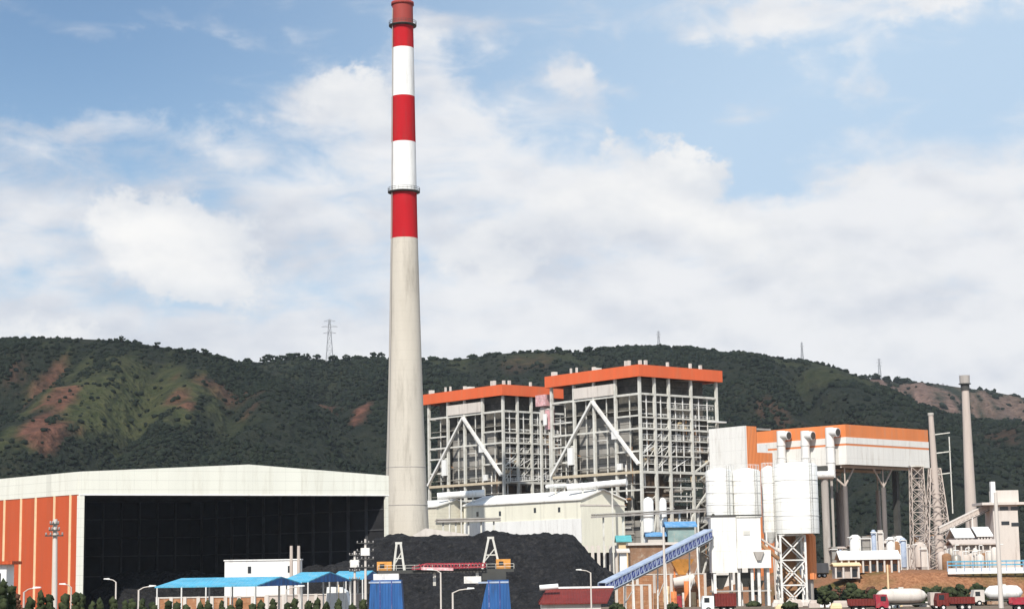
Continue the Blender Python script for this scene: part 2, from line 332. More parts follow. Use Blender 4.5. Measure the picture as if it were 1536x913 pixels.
class Hill:
    def __init__(s, prof, Yr, Y0, back, seed, rough=.10, gul=.12):
        P = [at(px, py, Yr) for px, py in prof]
        s.xs = [p.x for p in P]; s.zs = [p.z for p in P]; s.Yr, s.Y0, s.back, s.seed, s.rough, s.gul = Yr, Y0, back, seed, rough, gul
    def ridge(s, X): return float(np.interp(X, s.xs, s.zs))
    def h(s, X, Y):
        k = noise.fractal(Vector((X*.004+s.seed, Y*.004, s.seed)), 1.0, 2.0, 5)
        t = (Y-s.Y0)/(s.Yr-s.Y0)
        if t <= 0: return -3
        if t < 1: sh = .70*math.sin(t*PI/2)**1.15+.30*t*t
        else: sh = 1-.5*((Y-s.Yr)/s.back)**1.5
        env = min(1, t*3)*min(1, abs(1-t)*5+.05) if t < 1.25 else 1
        g = 1-abs(noise.noise(Vector((X*.011+s.seed*3+.25*k, Y*.0025, 1.7))))*2
        hh = s.ridge(X)*(sh + env*(s.rough*k - 1.6*s.gul*max(0, g-.35)))
        return hh + env*2.5*noise.noise(Vector((X*.05, Y*.05, s.seed)))
    def hit(s, px, py):
        d = ray(px, py); Y = s.Y0
        while Y < s.Yr+s.back*.3:
            k = Y/d[1]
            if CAM_H+d[2]*k < s.h(d[0]*k, Y): return (d[0]*k, Y)
            Y += 6
        return None
    def mesh(s, name, X0, X1, sx, sy, m, patches, label=None):
        xs = np.arange(X0, X1+1, sx); ys = np.arange(s.Y0, s.Yr+s.back+1, sy); nx, ny = len(xs), len(ys)
        V = []; A = {'meadow': [], 'soil': []}
        ctr = []
        for kind, px, py, rx, ry, st in patches:
            c = s.hit(px, py)
            if c: ctr.append((kind, c[0], c[1], rx, ry, st))
        for y in ys:
            for x in xs:
                V.append((x, y, s.h(x, y)))
                nn = noise.fractal(Vector((x*.018, y*.010, 4.4)), 1.0, 2.0, 5); n2 = noise.fractal(Vector((x*.085, y*.022, 8.8)), .8, 2.1, 5)
                a = {'meadow': 0, 'soil': 0}
                for kind, cx, cy, rx, ry, st in ctr:
                    d = math.hypot((x-cx)/rx, (y-cy)/ry); k_ = st*max(0, min(1, (.95-d+1.2*nn+1.1*n2)*1.5)) if d < 2.6 else 0
                    a[kind] = max(a[kind], k_)
                A['meadow'].append(a['meadow']); A['soil'].append(a['soil'])
        Fs = [(j*nx+i, j*nx+i+1, (j+1)*nx+i+1, (j+1)*nx+i) for j in range(ny-1) for i in range(nx-1)]
        me = bpy.data.meshes.new(name); me.from_pydata(V, [], Fs); me.polygons.foreach_set('use_smooth', [True]*len(Fs)); me.materials.append(m)
        for k_, vals in A.items():
            at_ = me.attributes.new(k_, 'FLOAT', 'POINT'); at_.data.foreach_set('value', vals)
        o = bpy.data.objects.new(name, me); COL.objects.link(o); o['kind'] = 'structure'
        s.A = {k_: np.array(v).reshape(ny, nx) for k_, v in A.items()}; s.gx, s.gy = xs, ys
        return o
    def bare(s, x, y):
        i = int(np.clip(round((x-s.gx[0])/(s.gx[1]-s.gx[0])), 0, len(s.gx)-1)); j = int(np.clip(round((y-s.gy[0])/(s.gy[1]-s.gy[0])), 0, len(s.gy)-1))
        return max(s.A['meadow'][j, i], s.A['soil'][j, i])
hill_a = Hill([(-600, 560), (-300, 530), (0, 507), (60, 507), (150, 507), (190, 510), (230, 517), (290, 524), (340, 537), (380, 548), (430, 575), (500, 620), (580, 690), (700, 790), (760, 840), (900, 860)], 1350, 930, 500, 2.0)
hill_b = Hill([(200, 640), (300, 580), (375, 546), (440, 538), (530, 541), (570, 537), (640, 538), (700, 536), (800, 525), (860, 526), (910, 521), (1000, 519), (1060, 523), (1130, 531), (1220, 543), (1290, 573), (1330, 597), (1380, 617), (1470, 629), (1540, 635), (1800, 660), (2200, 700)], 1700, 980, 600, 5.0)
hill_c = Hill([(900, 640), (1200, 582), (1290, 568), (1312, 568), (1350, 571), (1400, 575), (1440, 579), (1490, 585), (1536, 596), (1700, 640), (2000, 690)], 2500, 1900, 600, 9.0)
hill_a.mesh('hill', -700, 40, 3.5, 5, HILLM, [
    ('soil', 78, 570, 8, 26, .7), ('soil', 92, 598, 7, 22, .9), ('soil', 60, 632, 9, 26, .95), ('soil', 80, 655, 7, 18, .9), ('soil', 15, 580, 8, 30, .4), ('soil', 35, 612, 6, 16, .5),
    ('meadow', 150, 545, 40, 60, .7), ('meadow', 130, 590, 30, 50, 1), ('meadow', 190, 600, 50, 40, 1), ('meadow', 240, 610, 30, 25, .7), ('meadow', 20, 650, 20, 30, .8),
    ('soil', 262, 603, 8, 10, .7), ('soil', 285, 612, 7, 7, .8), ('soil', 340, 598, 16, 9, .4), ('soil', 375, 615, 8, 10, .3), ('meadow', 330, 640, 30, 20, .4)])
hill_b.mesh('hill', -560, 1000, 6, 7, HILLM, [
    ('soil', 440, 590, 40, 12, .35), ('soil', 480, 610, 22, 30, .45), ('soil', 492, 672, 9, 40, 1), ('soil', 512, 655, 7, 36, 1), ('soil', 535, 636, 7, 34, 1), ('meadow', 520, 560, 60, 50, .25), ('meadow', 700, 545, 60, 40, .5),
    ('meadow', 820, 540, 60, 30, .5), ('meadow', 1180, 545, 60, 40, .55), ('meadow', 1240, 560, 40, 40, .5), ('soil', 1160, 610, 22, 50, .35), ('soil', 780, 556, 40, 30, .25), ('meadow', 1020, 530, 60, 20, .35), ('soil', 1500, 660, 60, 25, .3)])
hill_c.mesh('hill', 200, 1300, 7, 8, FARM, [
    ('soil', 1335, 586, 90, 160, 1), ('soil', 1385, 592, 80, 140, 1), ('soil', 1425, 606, 60, 110, .9), ('soil', 1490, 604, 80, 120, .8), ('soil', 1520, 618, 60, 90, .7), ('meadow', 1455, 592, 60, 80, 1), ('meadow', 1410, 590, 30, 60, .9), ('meadow', 1505, 596, 40, 60, .9)])
# far-off scrub and woodland that reads as one mass
ico = None
def clump_arrays():
    import bmesh
    bm = bmesh.new(); bmesh.ops.create_icosphere(bm, subdivisions=1, radius=1)
    v = np.array([x.co[:] for x in bm.verts]); f = np.array([[q.index for q in t.verts] for t in bm.faces]); bm.free(); return v, f
IV, IF = clump_arrays()
def clump_mesh(name, pts, sizes, m, jag=.45, flat=.8, shade=True):
    pts = np.asarray(pts, float); sizes = np.asarray(sizes, float); n = len(pts)
    v = IV[None]*(1+jag*(rng.random((n, len(IV), 1))*2-1)); v = v*np.stack([sizes, sizes, sizes*flat], 1)[:, None, :]+pts[:, None, :]
    f = IF[None]+(np.arange(n)*len(IV))[:, None, None]
    me = bpy.data.meshes.new(name); V = v.reshape(-1, 3); Fc = f.reshape(-1, 3)
    me.vertices.add(len(V)); me.vertices.foreach_set('co', V.ravel()); me.loops.add(Fc.size); me.loops.foreach_set('vertex_index', Fc.ravel().astype(np.int32))
    me.polygons.add(len(Fc)); me.polygons.foreach_set('loop_start', np.arange(0, Fc.size, 3).astype(np.int32)); me.polygons.foreach_set('loop_total', np.full(len(Fc), 3, np.int32)); me.update(); me.validate()
    me.materials.append(m); return me
def leafmat(name, a, b):
    Mx = bpy.data.materials.new(name); Mx.use_nodes = True; nt = Mx.node_tree; L = nt.links.new; bs = nt.nodes['Principled BSDF']; bs.inputs['Roughness'].default_value = .95; bs.inputs['Specular IOR Level'].default_value = .1
    g = nt.nodes.new('ShaderNodeNewGeometry'); n = nt.nodes.new('ShaderNodeTexNoise'); n.inputs['Scale'].default_value = .02; n.inputs['Detail'].default_value = 5
    tc = nt.nodes.new('ShaderNodeTexCoord'); L(tc.outputs['Object'], n.inputs['Vector'])
    ad = nt.nodes.new('ShaderNodeMath'); ad.operation = 'ADD'; L(g.outputs['Random Per Island'], ad.inputs[0]); L(n.outputs[0], ad.inputs[1])
    r = nt.nodes.new('ShaderNodeMapRange'); r.inputs[1].default_value = .3; r.inputs[2].default_value = 1.5; L(ad.outputs[0], r.inputs[0])
    mx = nt.nodes.new('ShaderNodeMix'); mx.data_type = 'RGBA'; mx.inputs[6].default_value = (*a, 1); mx.inputs[7].default_value = (*b, 1); L(r.outputs[0], mx.inputs[0]); L(mx.outputs[2], bs.inputs['Base Color'])
    return Mx
SCRUBM = leafmat('hill_scrub', (.004, .008, .006), (.018, .024, .015))
def scatter(hill, n, px0, px1, smin, smax, tmax=1.02):
    P, Z = [], []
    while len(P) < n:
        Y = hill.Y0+(hill.Yr-hill.Y0)*tmax*math.sqrt(random.random()); px = random.uniform(px0, px1); X = at(px, 700, Y).x
        if hill.bare(X, Y) > .35 and random.random() < .93: continue
        if noise.fractal(Vector((X*.012, Y*.008, 3.3)), 1, 2, 3) < -.05 and random.random() < .8: continue
        s = random.uniform(smin, smax)*(.7+.6*random.random()); P.append((X, Y, hill.h(X, Y)+s*.25)); Z.append(s)
    return P, Z
for hl, n, a, b, s0, s1 in ((hill_a, 12000, -60, 720, .7, 2.0), (hill_b, 20000, 250, 1600, 1.0, 2.6), (hill_c, 2500, 1200, 1650, 1.6, 4.0)):
    P, Zs = scatter(hl, n, a, b, s0, s1)
    o = bpy.data.objects.new('hillside_scrub', clump_mesh('hillside_scrub', P, Zs, SCRUBM)); COL.objects.link(o); o['kind'] = 'stuff'
    tag(o, {id(hill_a): 'dark green scrub covering the near left hill', id(hill_b): 'dark green woodland covering the long ridge behind the plant', id(hill_c): 'sparse scrub on the bare far right hill'}[id(hl)], 'scrub')

# ground: one sheet out to the horizon, and the raised red-soil yard on the right
g = MB(); g._add([(-9000, -300, 0), (9000, -300, 0), (9000, 14000, 0), (-9000, 14000, 0)], [(0, 1, 2, 3)]); struct(g, 'ground', GROUNDM)
def bank():
    xs = np.linspace(58, 330, 110); V = []; A = {'meadow': [], 'soil': []}
    rows = [(0, 0.02), (.25, 1.6), (.5, 3.6), (.75, 5.4), (.9, 6.6), (1, 7.3), (1.3, 7.6), (2, 7.7), (4, 7.6), (10, 7.4), (30, 7.3)]
    for r, (t, z) in enumerate(rows):
        for x in xs:
            e = min(1, max(0, (x-58)/26)); n = noise.fractal(Vector((x*.06, t*2, .5)), 1, 2, 4)
            V.append((x, 432+t*13+2.5*n*(t < 2), (z+(.5*n if 0 < t < 4 else 0))*e+.01))
            A['meadow'].append(max(0, min(1, n*2+.3)) if t > .6 else max(0, n)); A['soil'].append(max(0, min(1, .6-n*2)))
    nx = len(xs); Fs = [(j*nx+i, j*nx+i+1, (j+1)*nx+i+1, (j+1)*nx+i) for j in range(len(rows)-1) for i in range(nx-1)]
    me = bpy.data.meshes.new('embankment'); me.from_pydata(V, [], Fs); me.materials.append(BANKM); me.polygons.foreach_set('use_smooth', [True]*len(Fs))
    for k_, v in A.items(): me.attributes.new(k_, 'FLOAT', 'POINT').data.foreach_set('value', v)
    o = bpy.data.objects.new('embankment', me); COL.objects.link(o); o['kind'] = 'structure'
bank()
TZ = 7.4
hz = MB().box(-2600, -60, -1, 2600, 3400, 330)
hzm = bpy.data.materials.new('haze_air'); hzm.use_nodes = True; hn = hzm.node_tree; hn.nodes.clear()
ho = hn.nodes.new('ShaderNodeOutputMaterial'); hv = hn.nodes.new('ShaderNodeVolumePrincipled'); hv.inputs['Color'].default_value = (.80, .88, 1, 1); hv.inputs['Density'].default_value = 3.2e-5; hv.inputs['Anisotropy'].default_value = 0
hn.links.new(hv.outputs[0], ho.inputs['Volume']); hzo = hz.build('haze', hzm); hzo['kind'] = 'stuff'; hzo['label'] = 'thin bluish air haze over the plant and hills'; hzo['category'] = 'haze'

# ------------------------------------------------------------------ trees on the ridge
LEAFM = [leafmat('ridge_leaves', (.006, .012, .008), (.022, .032, .018)), leafmat('garden_leaves', (.012, .02, .010), (.055, .065, .03))]
def tree_at(p, ht, wd, label, cat, group, name='broadleaf_tree', lm=0, n=26, base=None):
    t = thing(name, p, label, cat, group)
    tr = MB(); tr.tube(p, p+Vector((random.uniform(-.1,.1)*ht, 0, ht*.75)), ht*.035, ht*.012, 6)
    for k in range(4):
        a = random.uniform(0, 2*PI); tr.tube(p+Vector((0, 0, ht*(.35+.08*k))), p+Vector((math.cos(a)*wd*.35, math.sin(a)*wd*.35, ht*(.6+.08*k))), ht*.014, ht*.005, 5)
    tr.build('trunk', M['bark'], t)
    pts, sz = [], []
    for k in range(n):
        a = random.uniform(0, 2*PI); r = math.sqrt(random.random())*wd/2; hh = random.uniform(.38, 1)
        sc = math.sin(min(1, (hh-.3)/.7)*PI*.93)**.5
        pts.append((math.cos(a)*r*sc, math.sin(a)*r*sc, ht*hh-.08*ht)); sz.append(random.uniform(.10, .20)*wd)
    c = bpy.data.objects.new('crown', clump_mesh('crown', pts, sz, LEAFM[lm], .5, .75)); COL.objects.link(c); c.parent = t
    return t
def ridge_point(hill, px):
    # the point of the ridge seen at this picture column
    X = at(px, 540, hill.Yr).x; return Vector((X, hill.Yr-4, hill.h(X, hill.Yr-4)-1.6))
for px, h_, w_ in ((176, 5, 4), (184, 7, 5), (193, 4, 5), (208, 3.5, 4), (222, 3, 4), (237, 7, 5), (252, 4, 5), (272, 5, 6), (283, 4, 6), (308, 7, 6), (325, 4, 6), (340, 3.5, 6)):
    tree_at(ridge_point(hill_a, px), h_, w_, 'small dark tree on the skyline of the left hill, left of the chimney', 'tree', 'trees along the crest of the left hill')
for px in (362, 372, 396, 405, 420, 436, 447, 460, 476, 500, 520, 535, 547, 560, 572):
    tree_at(ridge_point(hill_b, px), random.uniform(5, 9), random.uniform(7, 12), 'dark rounded tree on the ridge line between left hill and chimney', 'tree', 'trees along the ridge left of the chimney')
for px in (650, 668, 690, 712, 733, 748, 770, 782, 797, 808, 822, 838, 851, 864, 884, 900, 912, 921, 940, 955, 966, 985, 1001, 1022, 1036, 1048, 1066):
    tree_at(ridge_point(hill_b, px+random.uniform(-4, 4)), random.uniform(3.2, 6.6)*(.75 if px < 765 else 1), random.uniform(5, 11), 'dark tree on the ridge line above the orange boiler house roofs', 'tree', 'trees along the ridge above the boiler houses')
for px in (1296, 1306, 1313, 1328, 1344, 1356):
    tree_at(ridge_point(hill_c, px), random.uniform(7, 11), random.uniform(9, 13), 'dark tree on the crest of the far right hill', 'tree', 'trees on the far right hill')

def lattice(mb, base, h, w0, w1, n, r, arms=()):
    c = [(-1,-1),(1,-1),(1,1),(-1,1)]
    def P(i, t): ww = w0+(w1-w0)*t; return (base[0]+c[i][0]*ww/2, base[1]+c[i][1]*ww/2, base[2]+h*t)
    for i in range(4):
        mb.bar(P(i, 0), P(i, 1), r)
        for k in range(n):
            a, b = k/n, (k+1)/n; j = (i+1) % 4
            mb.bar(P(i, a), P(j, b), r*.6); mb.bar(P(j, a), P(i, b), r*.6); mb.bar(P(i, b), P(j, b), r*.6)
    return mb
# pylons on the skyline
M['galv'] = mat('hazed_galvanised', (.26, .27, .29), .6, .15, .3)  # grey lightened so the haze in front of the pylons is in the colour
def pylon(hill, px, py_top, w0, label, armw=11):
    b = ridge_point(hill, px)+Vector((0, 6, -1)); top = at(px, py_top, b.y).z; h = top-b.z
    t = thing('transmission_tower', b, label, 'pylon')
    lattice(MB(), b, h, w0, w0*.18, 6, .34).build('tower_body', M['galv'], t)
    for k, z in enumerate((.70, .84, .96)):
        a = MB(); ww = armw*(.8, 1, .7)[k]/2; zz = b.z+h*z
        a.bar((b.x-ww, b.y, zz), (b.x+ww, b.y, zz), .4); a.bar((b.x-ww, b.y, zz), (b.x, b.y, zz+1.8), .25); a.bar((b.x+ww, b.y, zz), (b.x, b.y, zz+1.8), .25); a.build('cross_arm', M['galv'], t)
pylon(hill_b, 494, 479, 7, 'grey lattice pylon on the ridge left of the chimney', 15)
pylon(hill_b, 989, 497, 3.2, 'thin lattice mast on the ridge above the nearer boiler house', 4)
pylon(hill_b, 1204, 514, 3, 'thin mast on the ridge slope right of the boiler houses', 3)
pylon(hill_c, 1319, 538, 5, 'faint lattice mast on the far right hill', 8)
pylon(hill_c, 1413, 576, 4, 'short post on the far right hill beside the slim chimney', 4)

# ------------------------------------------------------------------ main chimney
CX, CY = -32.6, 560.0
def zc(py): return at(606, py, CY-4).z
def chimney():
    t = thing('striped_chimney', (CX, CY, 0), 'tall tapering concrete chimney with red and white bands at the top', 'chimney')
    def rad(z):  # measured half widths
        return float(np.interp(z, [0, 20, 45, 75, 112, 147, 186], [7.8, 6.75, 5.75, 4.9, 4.1, 3.65, 3.2]))
    def sec(name, m, y0, y1, z0=None, z1=None, par=t, grow=0):
        a = zc(y0) if z0 is None else z0; b = zc(y1) if z1 is None else z1
        zs = np.linspace(a, b, 7)
        return MB().lathe((CX, CY, 0), [(rad(z)+grow, z) for z in zs], 48).build(name, m, par)
    sec('shaft', M['chim'], 0, 355, z0=0)
    sec('red_band', M['red'], 355, 284); sec('white_band', M['white'], 284, 210); sec('red_band', M['red'], 210, 141); sec('white_band', M['white'], 141, 68)
    sec('red_band', M['red'], 68, 33); sec('red_band', M['redold'], 33, 3)
    MB().lathe((CX, CY, 0), [(rad(185)+.02, zc(3)), (rad(185)+.35, zc(3)+.1), (rad(185)+.3, zc(3)+1.0), (rad(185)-.5, zc(3)+1.0)], 48).build('rim', M['redold'], t)
    for py in (284, 33):
        z = zc(py); r = rad(z)
        d = MB().lathe((CX, CY, 0), [(r+.02, z-.5), (r+1.0, z-.25), (r+1.0, z), (r+.02, z)], 40).build('gallery', M['steeld'], t)
        rl = MB()
        for k in range(24):
            a = 2*PI*k/24; a2 = 2*PI*(k+1)/24; p = Vector((CX+math.cos(a)*(r+.95), CY+math.sin(a)*(r+.95), z)); q = Vector((CX+math.cos(a2)*(r+.95), CY+math.sin(a2)*(r+.95), z))
            rl.bar(p, p+Vector((0, 0, 1.2)), .08)
            for hz in (.6, 1.15): rl.bar(p+Vector((0, 0, hz)), q+Vector((0, 0, hz)), .08)
        rl.build('gallery_railing', M['steeld'], d)
    for py in (757, 700): 
        z = zc(py); MB().lathe((CX, CY, 0), [(rad(z)+.01, z-.14), (rad(z)+.07, z-.1), (rad(z)+.07, z+.1), (rad(z)+.01, z+.14)], 48).build('concrete_ring', M['concrete'], t)
    # caged ladder up the left flank
    ld = MB(); a = R(215)
    for k in range(60):
        z0 = 8+k*2.9; z1 = z0+2.9; p = Vector((CX+math.cos(a)*(rad(z0)+.35), CY+math.sin(a)*(rad(z0)+.35), z0)); q = Vector((CX+math.cos(a)*(rad(z1)+.35), CY+math.sin(a)*(rad(z1)+.35), z1))
        ld.bar(p, q, .22, .12)
    ld.build('ladder', M['concrete'], t)
chimney()

# ------------------------------------------------------------------ coal shed
A_, B_, C_ = atz(120, 741, 30), atz(580, 742, 30), atz(0, 750, 30)
def shed():
    fr = (B_-A_); Lf = math.hypot(fr.x, fr.y); ux = Vector((fr.x, fr.y, 0))/Lf
    sd_ = (C_-A_); sd_.z = 0; vs = sd_.normalized()
    t = thing('coal_shed', (A_.x, A_.y, 0), 'long open-fronted coal shed with cream fascia and orange side wall', 'storage shed')
    def Q(u, v, z): q = Vector((A_.x, A_.y, 0))+ux*u+vs*v; return (q.x, q.y, z)
    D = 95
    ztop = at(120, 707, A_.y).z; apex_u = None
    pa = at(368, 697, (A_.y+B_.y)/2+3); apex_u = (pa-A_).dot(ux); za = pa.z; zr = at(580, 713, B_.y).z
    # white fascia wrapping the corner
    f = MB(T=Q); f.prism([(-.3, -.5, 30), (Lf+.3, -.5, 30), (Lf+.3, -.5, zr), (apex_u, -.5, za), (-.3, -.5, ztop)], (0, .8, 0)); f.build('front_fascia', M['fascia'], t)
    f = MB(T=Q); f.prism([(-.4, .4, 30), (-.4, D, 30), (-.4, D, ztop), (-.4, .4, ztop)], (.7, 0, 0)); f.build('side_fascia', M['fascia'], t)
    # gutter line under the fascia
    MB(T=Q).box(-.35, -.62, 29.75, Lf+.3, -.1, 30.02).build('gutter', M['white'], t)
    # roof: two planes
    r = MB(T=Q); r._add([(0, .3, ztop-.2), (0, D, ztop-.2), (apex_u, D, za-.2), (apex_u, .3, za-.2), (Lf, D, zr-.2), (Lf, .3, zr-.2)], [(0, 1, 2, 3), (3, 2, 4, 5)])
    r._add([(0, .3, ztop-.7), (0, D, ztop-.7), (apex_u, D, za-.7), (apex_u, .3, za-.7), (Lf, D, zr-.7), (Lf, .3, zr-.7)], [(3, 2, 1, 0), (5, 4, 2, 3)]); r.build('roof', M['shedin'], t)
    # orange side wall with cream posts
    MB(T=Q).box(-.25, .4, 0, .15, D, 30).build('side_wall', M['orange'], t)
    for px in (8, 33, 55, 83, 107):
        d = ray(px, 800); # vertical post where this column meets the wall line
        a, b = A_, C_; k = (d[0]*a.y-d[1]*a.x)/(d[1]*(b.x-a.x)-d[0]*(b.y-a.y)); v = k*(b-a).length
        MB(T=Q).box(-.55, v-.28, 0, -.24, v+.28, 29.98).build('wall_post', M['cream'], t)
    v = 56
    while v < D: MB(T=Q).box(-.55, v-.28, 0, -.24, v+.28, 29.98).build('wall_post', M['cream'], t); v += 8
    MB(T=Q).box(-.5, -.5, 0, .9, .4, 29.74).build('corner_post', M['fascia'], t)
    MB(T=Q).box(Lf-.6, -.5, 0, Lf+.15, .3, 29.74).build('corner_post', M['fascia'], t)
    # near-black interior: back wall, right wall, frames and rails
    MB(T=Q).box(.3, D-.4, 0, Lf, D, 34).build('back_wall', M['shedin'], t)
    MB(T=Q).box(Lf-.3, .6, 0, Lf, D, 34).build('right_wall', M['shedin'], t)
    for k in range(1, 15):
        u = Lf*k/15; fm = MB(T=Q); fm.box(u-.25, D-1.4, 0, u+.25, D-.8, 33); fm.build('frame_column', M['shedfr'], t)
    for z in (9, 15, 20.5, 26):
        MB(T=Q).box(.6, D-.79, z, Lf-.6, D-.5, z+.35).build('wall_rail', M['shedfr'], t)
    for k in range(1, 12):
        vv = k*8; MB(T=Q).box(Lf-.9, vv-.25, 0, Lf-.31, vv+.25, 33).build('frame_column', M['shedfr'], t)
    for z in (9, 15, 20.5, 26): MB(T=Q).box(Lf-.55, 1, z, Lf-.305, D-1, z+.3).build('wall_rail', M['shedfr'], t)
    for k in range(7):
        vv = 8+k*13; tr = MB(T=Q); tr.box(.4, vv, 31, Lf-.5, vv+.4, 31.5)
        for j in range(12): u = Lf*(j+.5)/12; tr.bar((u-Lf/24, vv+.2, 31.2), (u, vv+.2, 34), .25); tr.bar((u, vv+.2, 34), (u+Lf/24, vv+.2, 31.2), .25)
        tr.build('roof_truss', M['shedfr'], t)
    return Q, Lf
QS, LF = shed()

# ------------------------------------------------------------------ coal piles
def heap(outline_fn, x0, x1, y0, y1, nx, ny, name, m, label, cat='coal pile'):
    xs = np.linspace(x0, x1, nx); ys = np.linspace(y0, y1, ny); V = []
    for y in ys:
        for x in xs:
            h = outline_fn(x, y); n = noise.fractal(Vector((x*.11, y*.11, 2.2)), 1, 2, 5); n2 = noise.fractal(Vector((x*.6, y*.6, 6.2)), 1, 2, 3)
            V.append((x, y, max(-.4, h+(n*1.8+n2*.45)*min(1, max(0, h)/3))))
    Fs = [(j*nx+i, j*nx+i+1, (j+1)*nx+i+1, (j+1)*nx+i) for j in range(ny-1) for i in range(nx-1)]
    me = bpy.data.meshes.new(name); me.from_pydata(V, [], Fs); me.materials.append(m); me.polygons.foreach_set('use_smooth', [False]*len(Fs))
    o = bpy.data.objects.new(name, me); COL.objects.link(o); o.location = (0, 0, 0); return tag(o, label, cat)
HY = 482.0
hp = [(470, 868), (500, 852), (540, 826), (556, 811), (575, 807), (640, 809), (660, 806), (720, 806), (780, 803), (848, 803), (862, 806), (885, 832), (905, 850), (925, 866), (950, 905), (975, 935)]
hx = [at(a, b, HY).x for a, b in hp]; hz_ = [at(a, b, HY).z for a, b in hp]; hx = [hx[0]-14]+hx; hz_ = [0]+hz_
def big(x, y):
    p = float(np.interp(x, hx, hz_, left=-1, right=-1)); d = abs(y-HY)
    return p - max(0, d-4)*.72 if d > 4 else p
heap(big, -68, 45, HY-34, HY+28, 150, 84, 'coal_heap', M['coal'], 'big black coal heap at the foot of the chimney')
lp = [(118, 905), (150, 872), (190, 857), (250, 858), (330, 868), (420, 862), (470, 850), (560, 850)]
lx = [at(a, b, 505).x for a, b in lp]; lz = [at(a, b, 505).z for a, b in lp]
def low_(x, y):
    p = float(np.interp(x, lx, lz, left=0, right=6)); return p-max(0, abs(y-508)-3)*.6
heap(low_, -117, -36, 486, 540, 110, 60, 'coal_heap', M['coal'], 'low coal heap lying inside the open shed')

# ------------------------------------------------------------------ boiler houses
C1 = atz(958, 546, 77); ANG = R(40)
def boiler_house(label):
    t = thing('boiler_house', (C1.x, C1.y, 0), label, 'boiler house', 'boiler houses with orange roofs')
    T = local(C1, ANG); U, V = 40.5, 48.5
    P = lambda mb, n, m: mb.build(n, M[m], t)
    B = lambda: MB(T=T)
    rf = P(B().box(.6, .6, 74.5, U-.6, V-.6, 76.4), 'roof', 'steel')
    P(B().box(0, 0, 73, U, .6, 77).box(0, V-.6, 73, U, V, 77).box(0, .6, 73, .6, V-.6, 77).box(U-.6, .6, 73, U, V-.6, 77), 'roof_fascia', 'rooforange')
    for u, v, s, h in ((1.5, 6.3, .9, 2.0), (1.5, 8.0, .7, 2.0), (1.5, .9, .9, 1.6), (4.6, 1.4, .9, 1.8), (15, 1.4, .8, 1.7), (26, 1.4, .8, 1.9), (31, 1.4, .9, 1.6), (1.5, 24, 1.1, 1.4), (1.5, 33, .6, 2.0), (1.5, 36, .6, 2.0), (1.5, 45, 1.6, 1.6), (20, 20, 3, 2.4), (12, 34, 2.4, 2.6)):
        v_ = P(B().box(u, v, 76.4, u+s, v+s, 77+h), 'roof_vent', 'concw')
    us = [1.5, 8.4, 15.2, 26, 38.6]; vs = [1.5, 13.4, 24.3, 34.6, 46.6]
    for u in us:
        P(B().box(u-.42, 1.05, 0, u+.42, 1.95, 73), 'column', 'steel')
        if u > 2: P(B().box(u-.35, 46.2, 0, u+.35, 47.0, 73), 'column', 'steel')
    for v in vs[1:]:
        P(B().box(1.05, v-.45, 0, 1.95, v+.45, 73), 'column', 'steel')
        if v < 46: P(B().box(38.2, v-.35, 0, 39.0, v+.35, 73), 'column', 'steel')
    for v in vs[1:4]:
        for u in us[1:4]: P(B().box(u-.4, v-.4, 0, u+.4, v+.4, 42), 'column', 'steel')
    for z, w_ in ((67.3, .7), (55.6, .6), (41, .9), (28, .5)):
        P(B().box(1.2 if z != 41 else .7, 2.1, z-w_/2, 1.8, 46, z+w_/2), 'beam', 'steel' if z != 41 else 'cream2')
        P(B().box(2.1, 1.2, z-w_/2, 38, 1.8, z+w_/2), 'beam', 'steel')
        P(B().box(38.3, 2, z-w_/2, 38.9, 46, z+w_/2), 'beam', 'steel'); P(B().box(2, 46.3, z-w_/2, 38, 46.9, z+w_/2), 'beam', 'steel')
    for z, a, b in ((59.4, 2.1, 38), (51.8, 2.1, 38), (46.5, 2.1, 30), (36, 2, 38), (62.6, 15.8, 25.5), (48.5, 26.6, 38), (33, 15.8, 25.5)):
        P(B().box(a, 1.25, z-.2, b, 1.75, z+.2), 'beam', 'steel')
    for z, a, b in ((60, 36, 46), (51.5, 35.2, 46), (48, 13.9, 2.1), (60, 2.1, 12.8), (46, 35.2, 46), (35, 2.1, 46)):
        P(B().box(1.25, min(a, b), z-.28, 1.75, max(a, b), z+.28), 'beam', 'steel')
    for u in (5, 11.8, 18.8, 22.4, 30.2, 34.4): P(B().box(u-.16, 1.9, 41.5, u+.16, 2.15, 67), 'secondary_post', 'steelw')
    for v in (7.5, 19, 29.5, 40.5): P(B().box(2.3, v-.16, 41.5, 2.6, v+.16, 67), 'secondary_post', 'steel')
    for z in (43.8, 50, 53.8, 57.5, 64.8): P(B().box(2.1, 2.16, z-.12, 38, 2.3, z+.12), 'secondary_beam', 'steelw')
    # panel and the great inverted V on the left face
    P(B().box(.85, 13.95, 67.8, 1.3, 34.05, 71.6), 'wall_panel', 'concw')
    P(B().bar((.6, 24.3, 66.4), (.6, 46.4, 41.6), 1.0, .8), 'brace', 'steelw'); P(B().bar((.6, 24.3, 66.4), (.6, 1.8, 43.5), 1.2, .8), 'brace', 'steelw')
    P(B().box(.2, 11.5, 52.6, 1.0, 14.5, 55.2), 'gusset_box', 'white'); P(B().box(.2, 34.5, 45, 1.0, 37.3, 51), 'gusset_box', 'white'); P(B().box(.2, 10, 42, 1.0, 12.2, 44.2), 'gusset_box', 'white')
    P(B().bar((27, 1.5, 41.5), (38, 1.5, 47.5), .5), 'brace', 'steel')
    for a, b, z0, z1 in ((2, 8, 0, 27), (15.8, 25.5, 0, 27), (26.6, 38, 28.5, 40), (26.6, 38, 0, 27)):
        P(B().bar((a, 1.5, z0), (b, 1.5, z1), .5), 'brace', 'steel'); 
    # boiler body hung inside
    P(B().box(5, 10, 42, 34, 36, 61), 'boiler_casing', 'casing'); P(B().box(4.0, 5.5, 61.01, 36, 43, 73), 'top_enclosure', 'casingd')
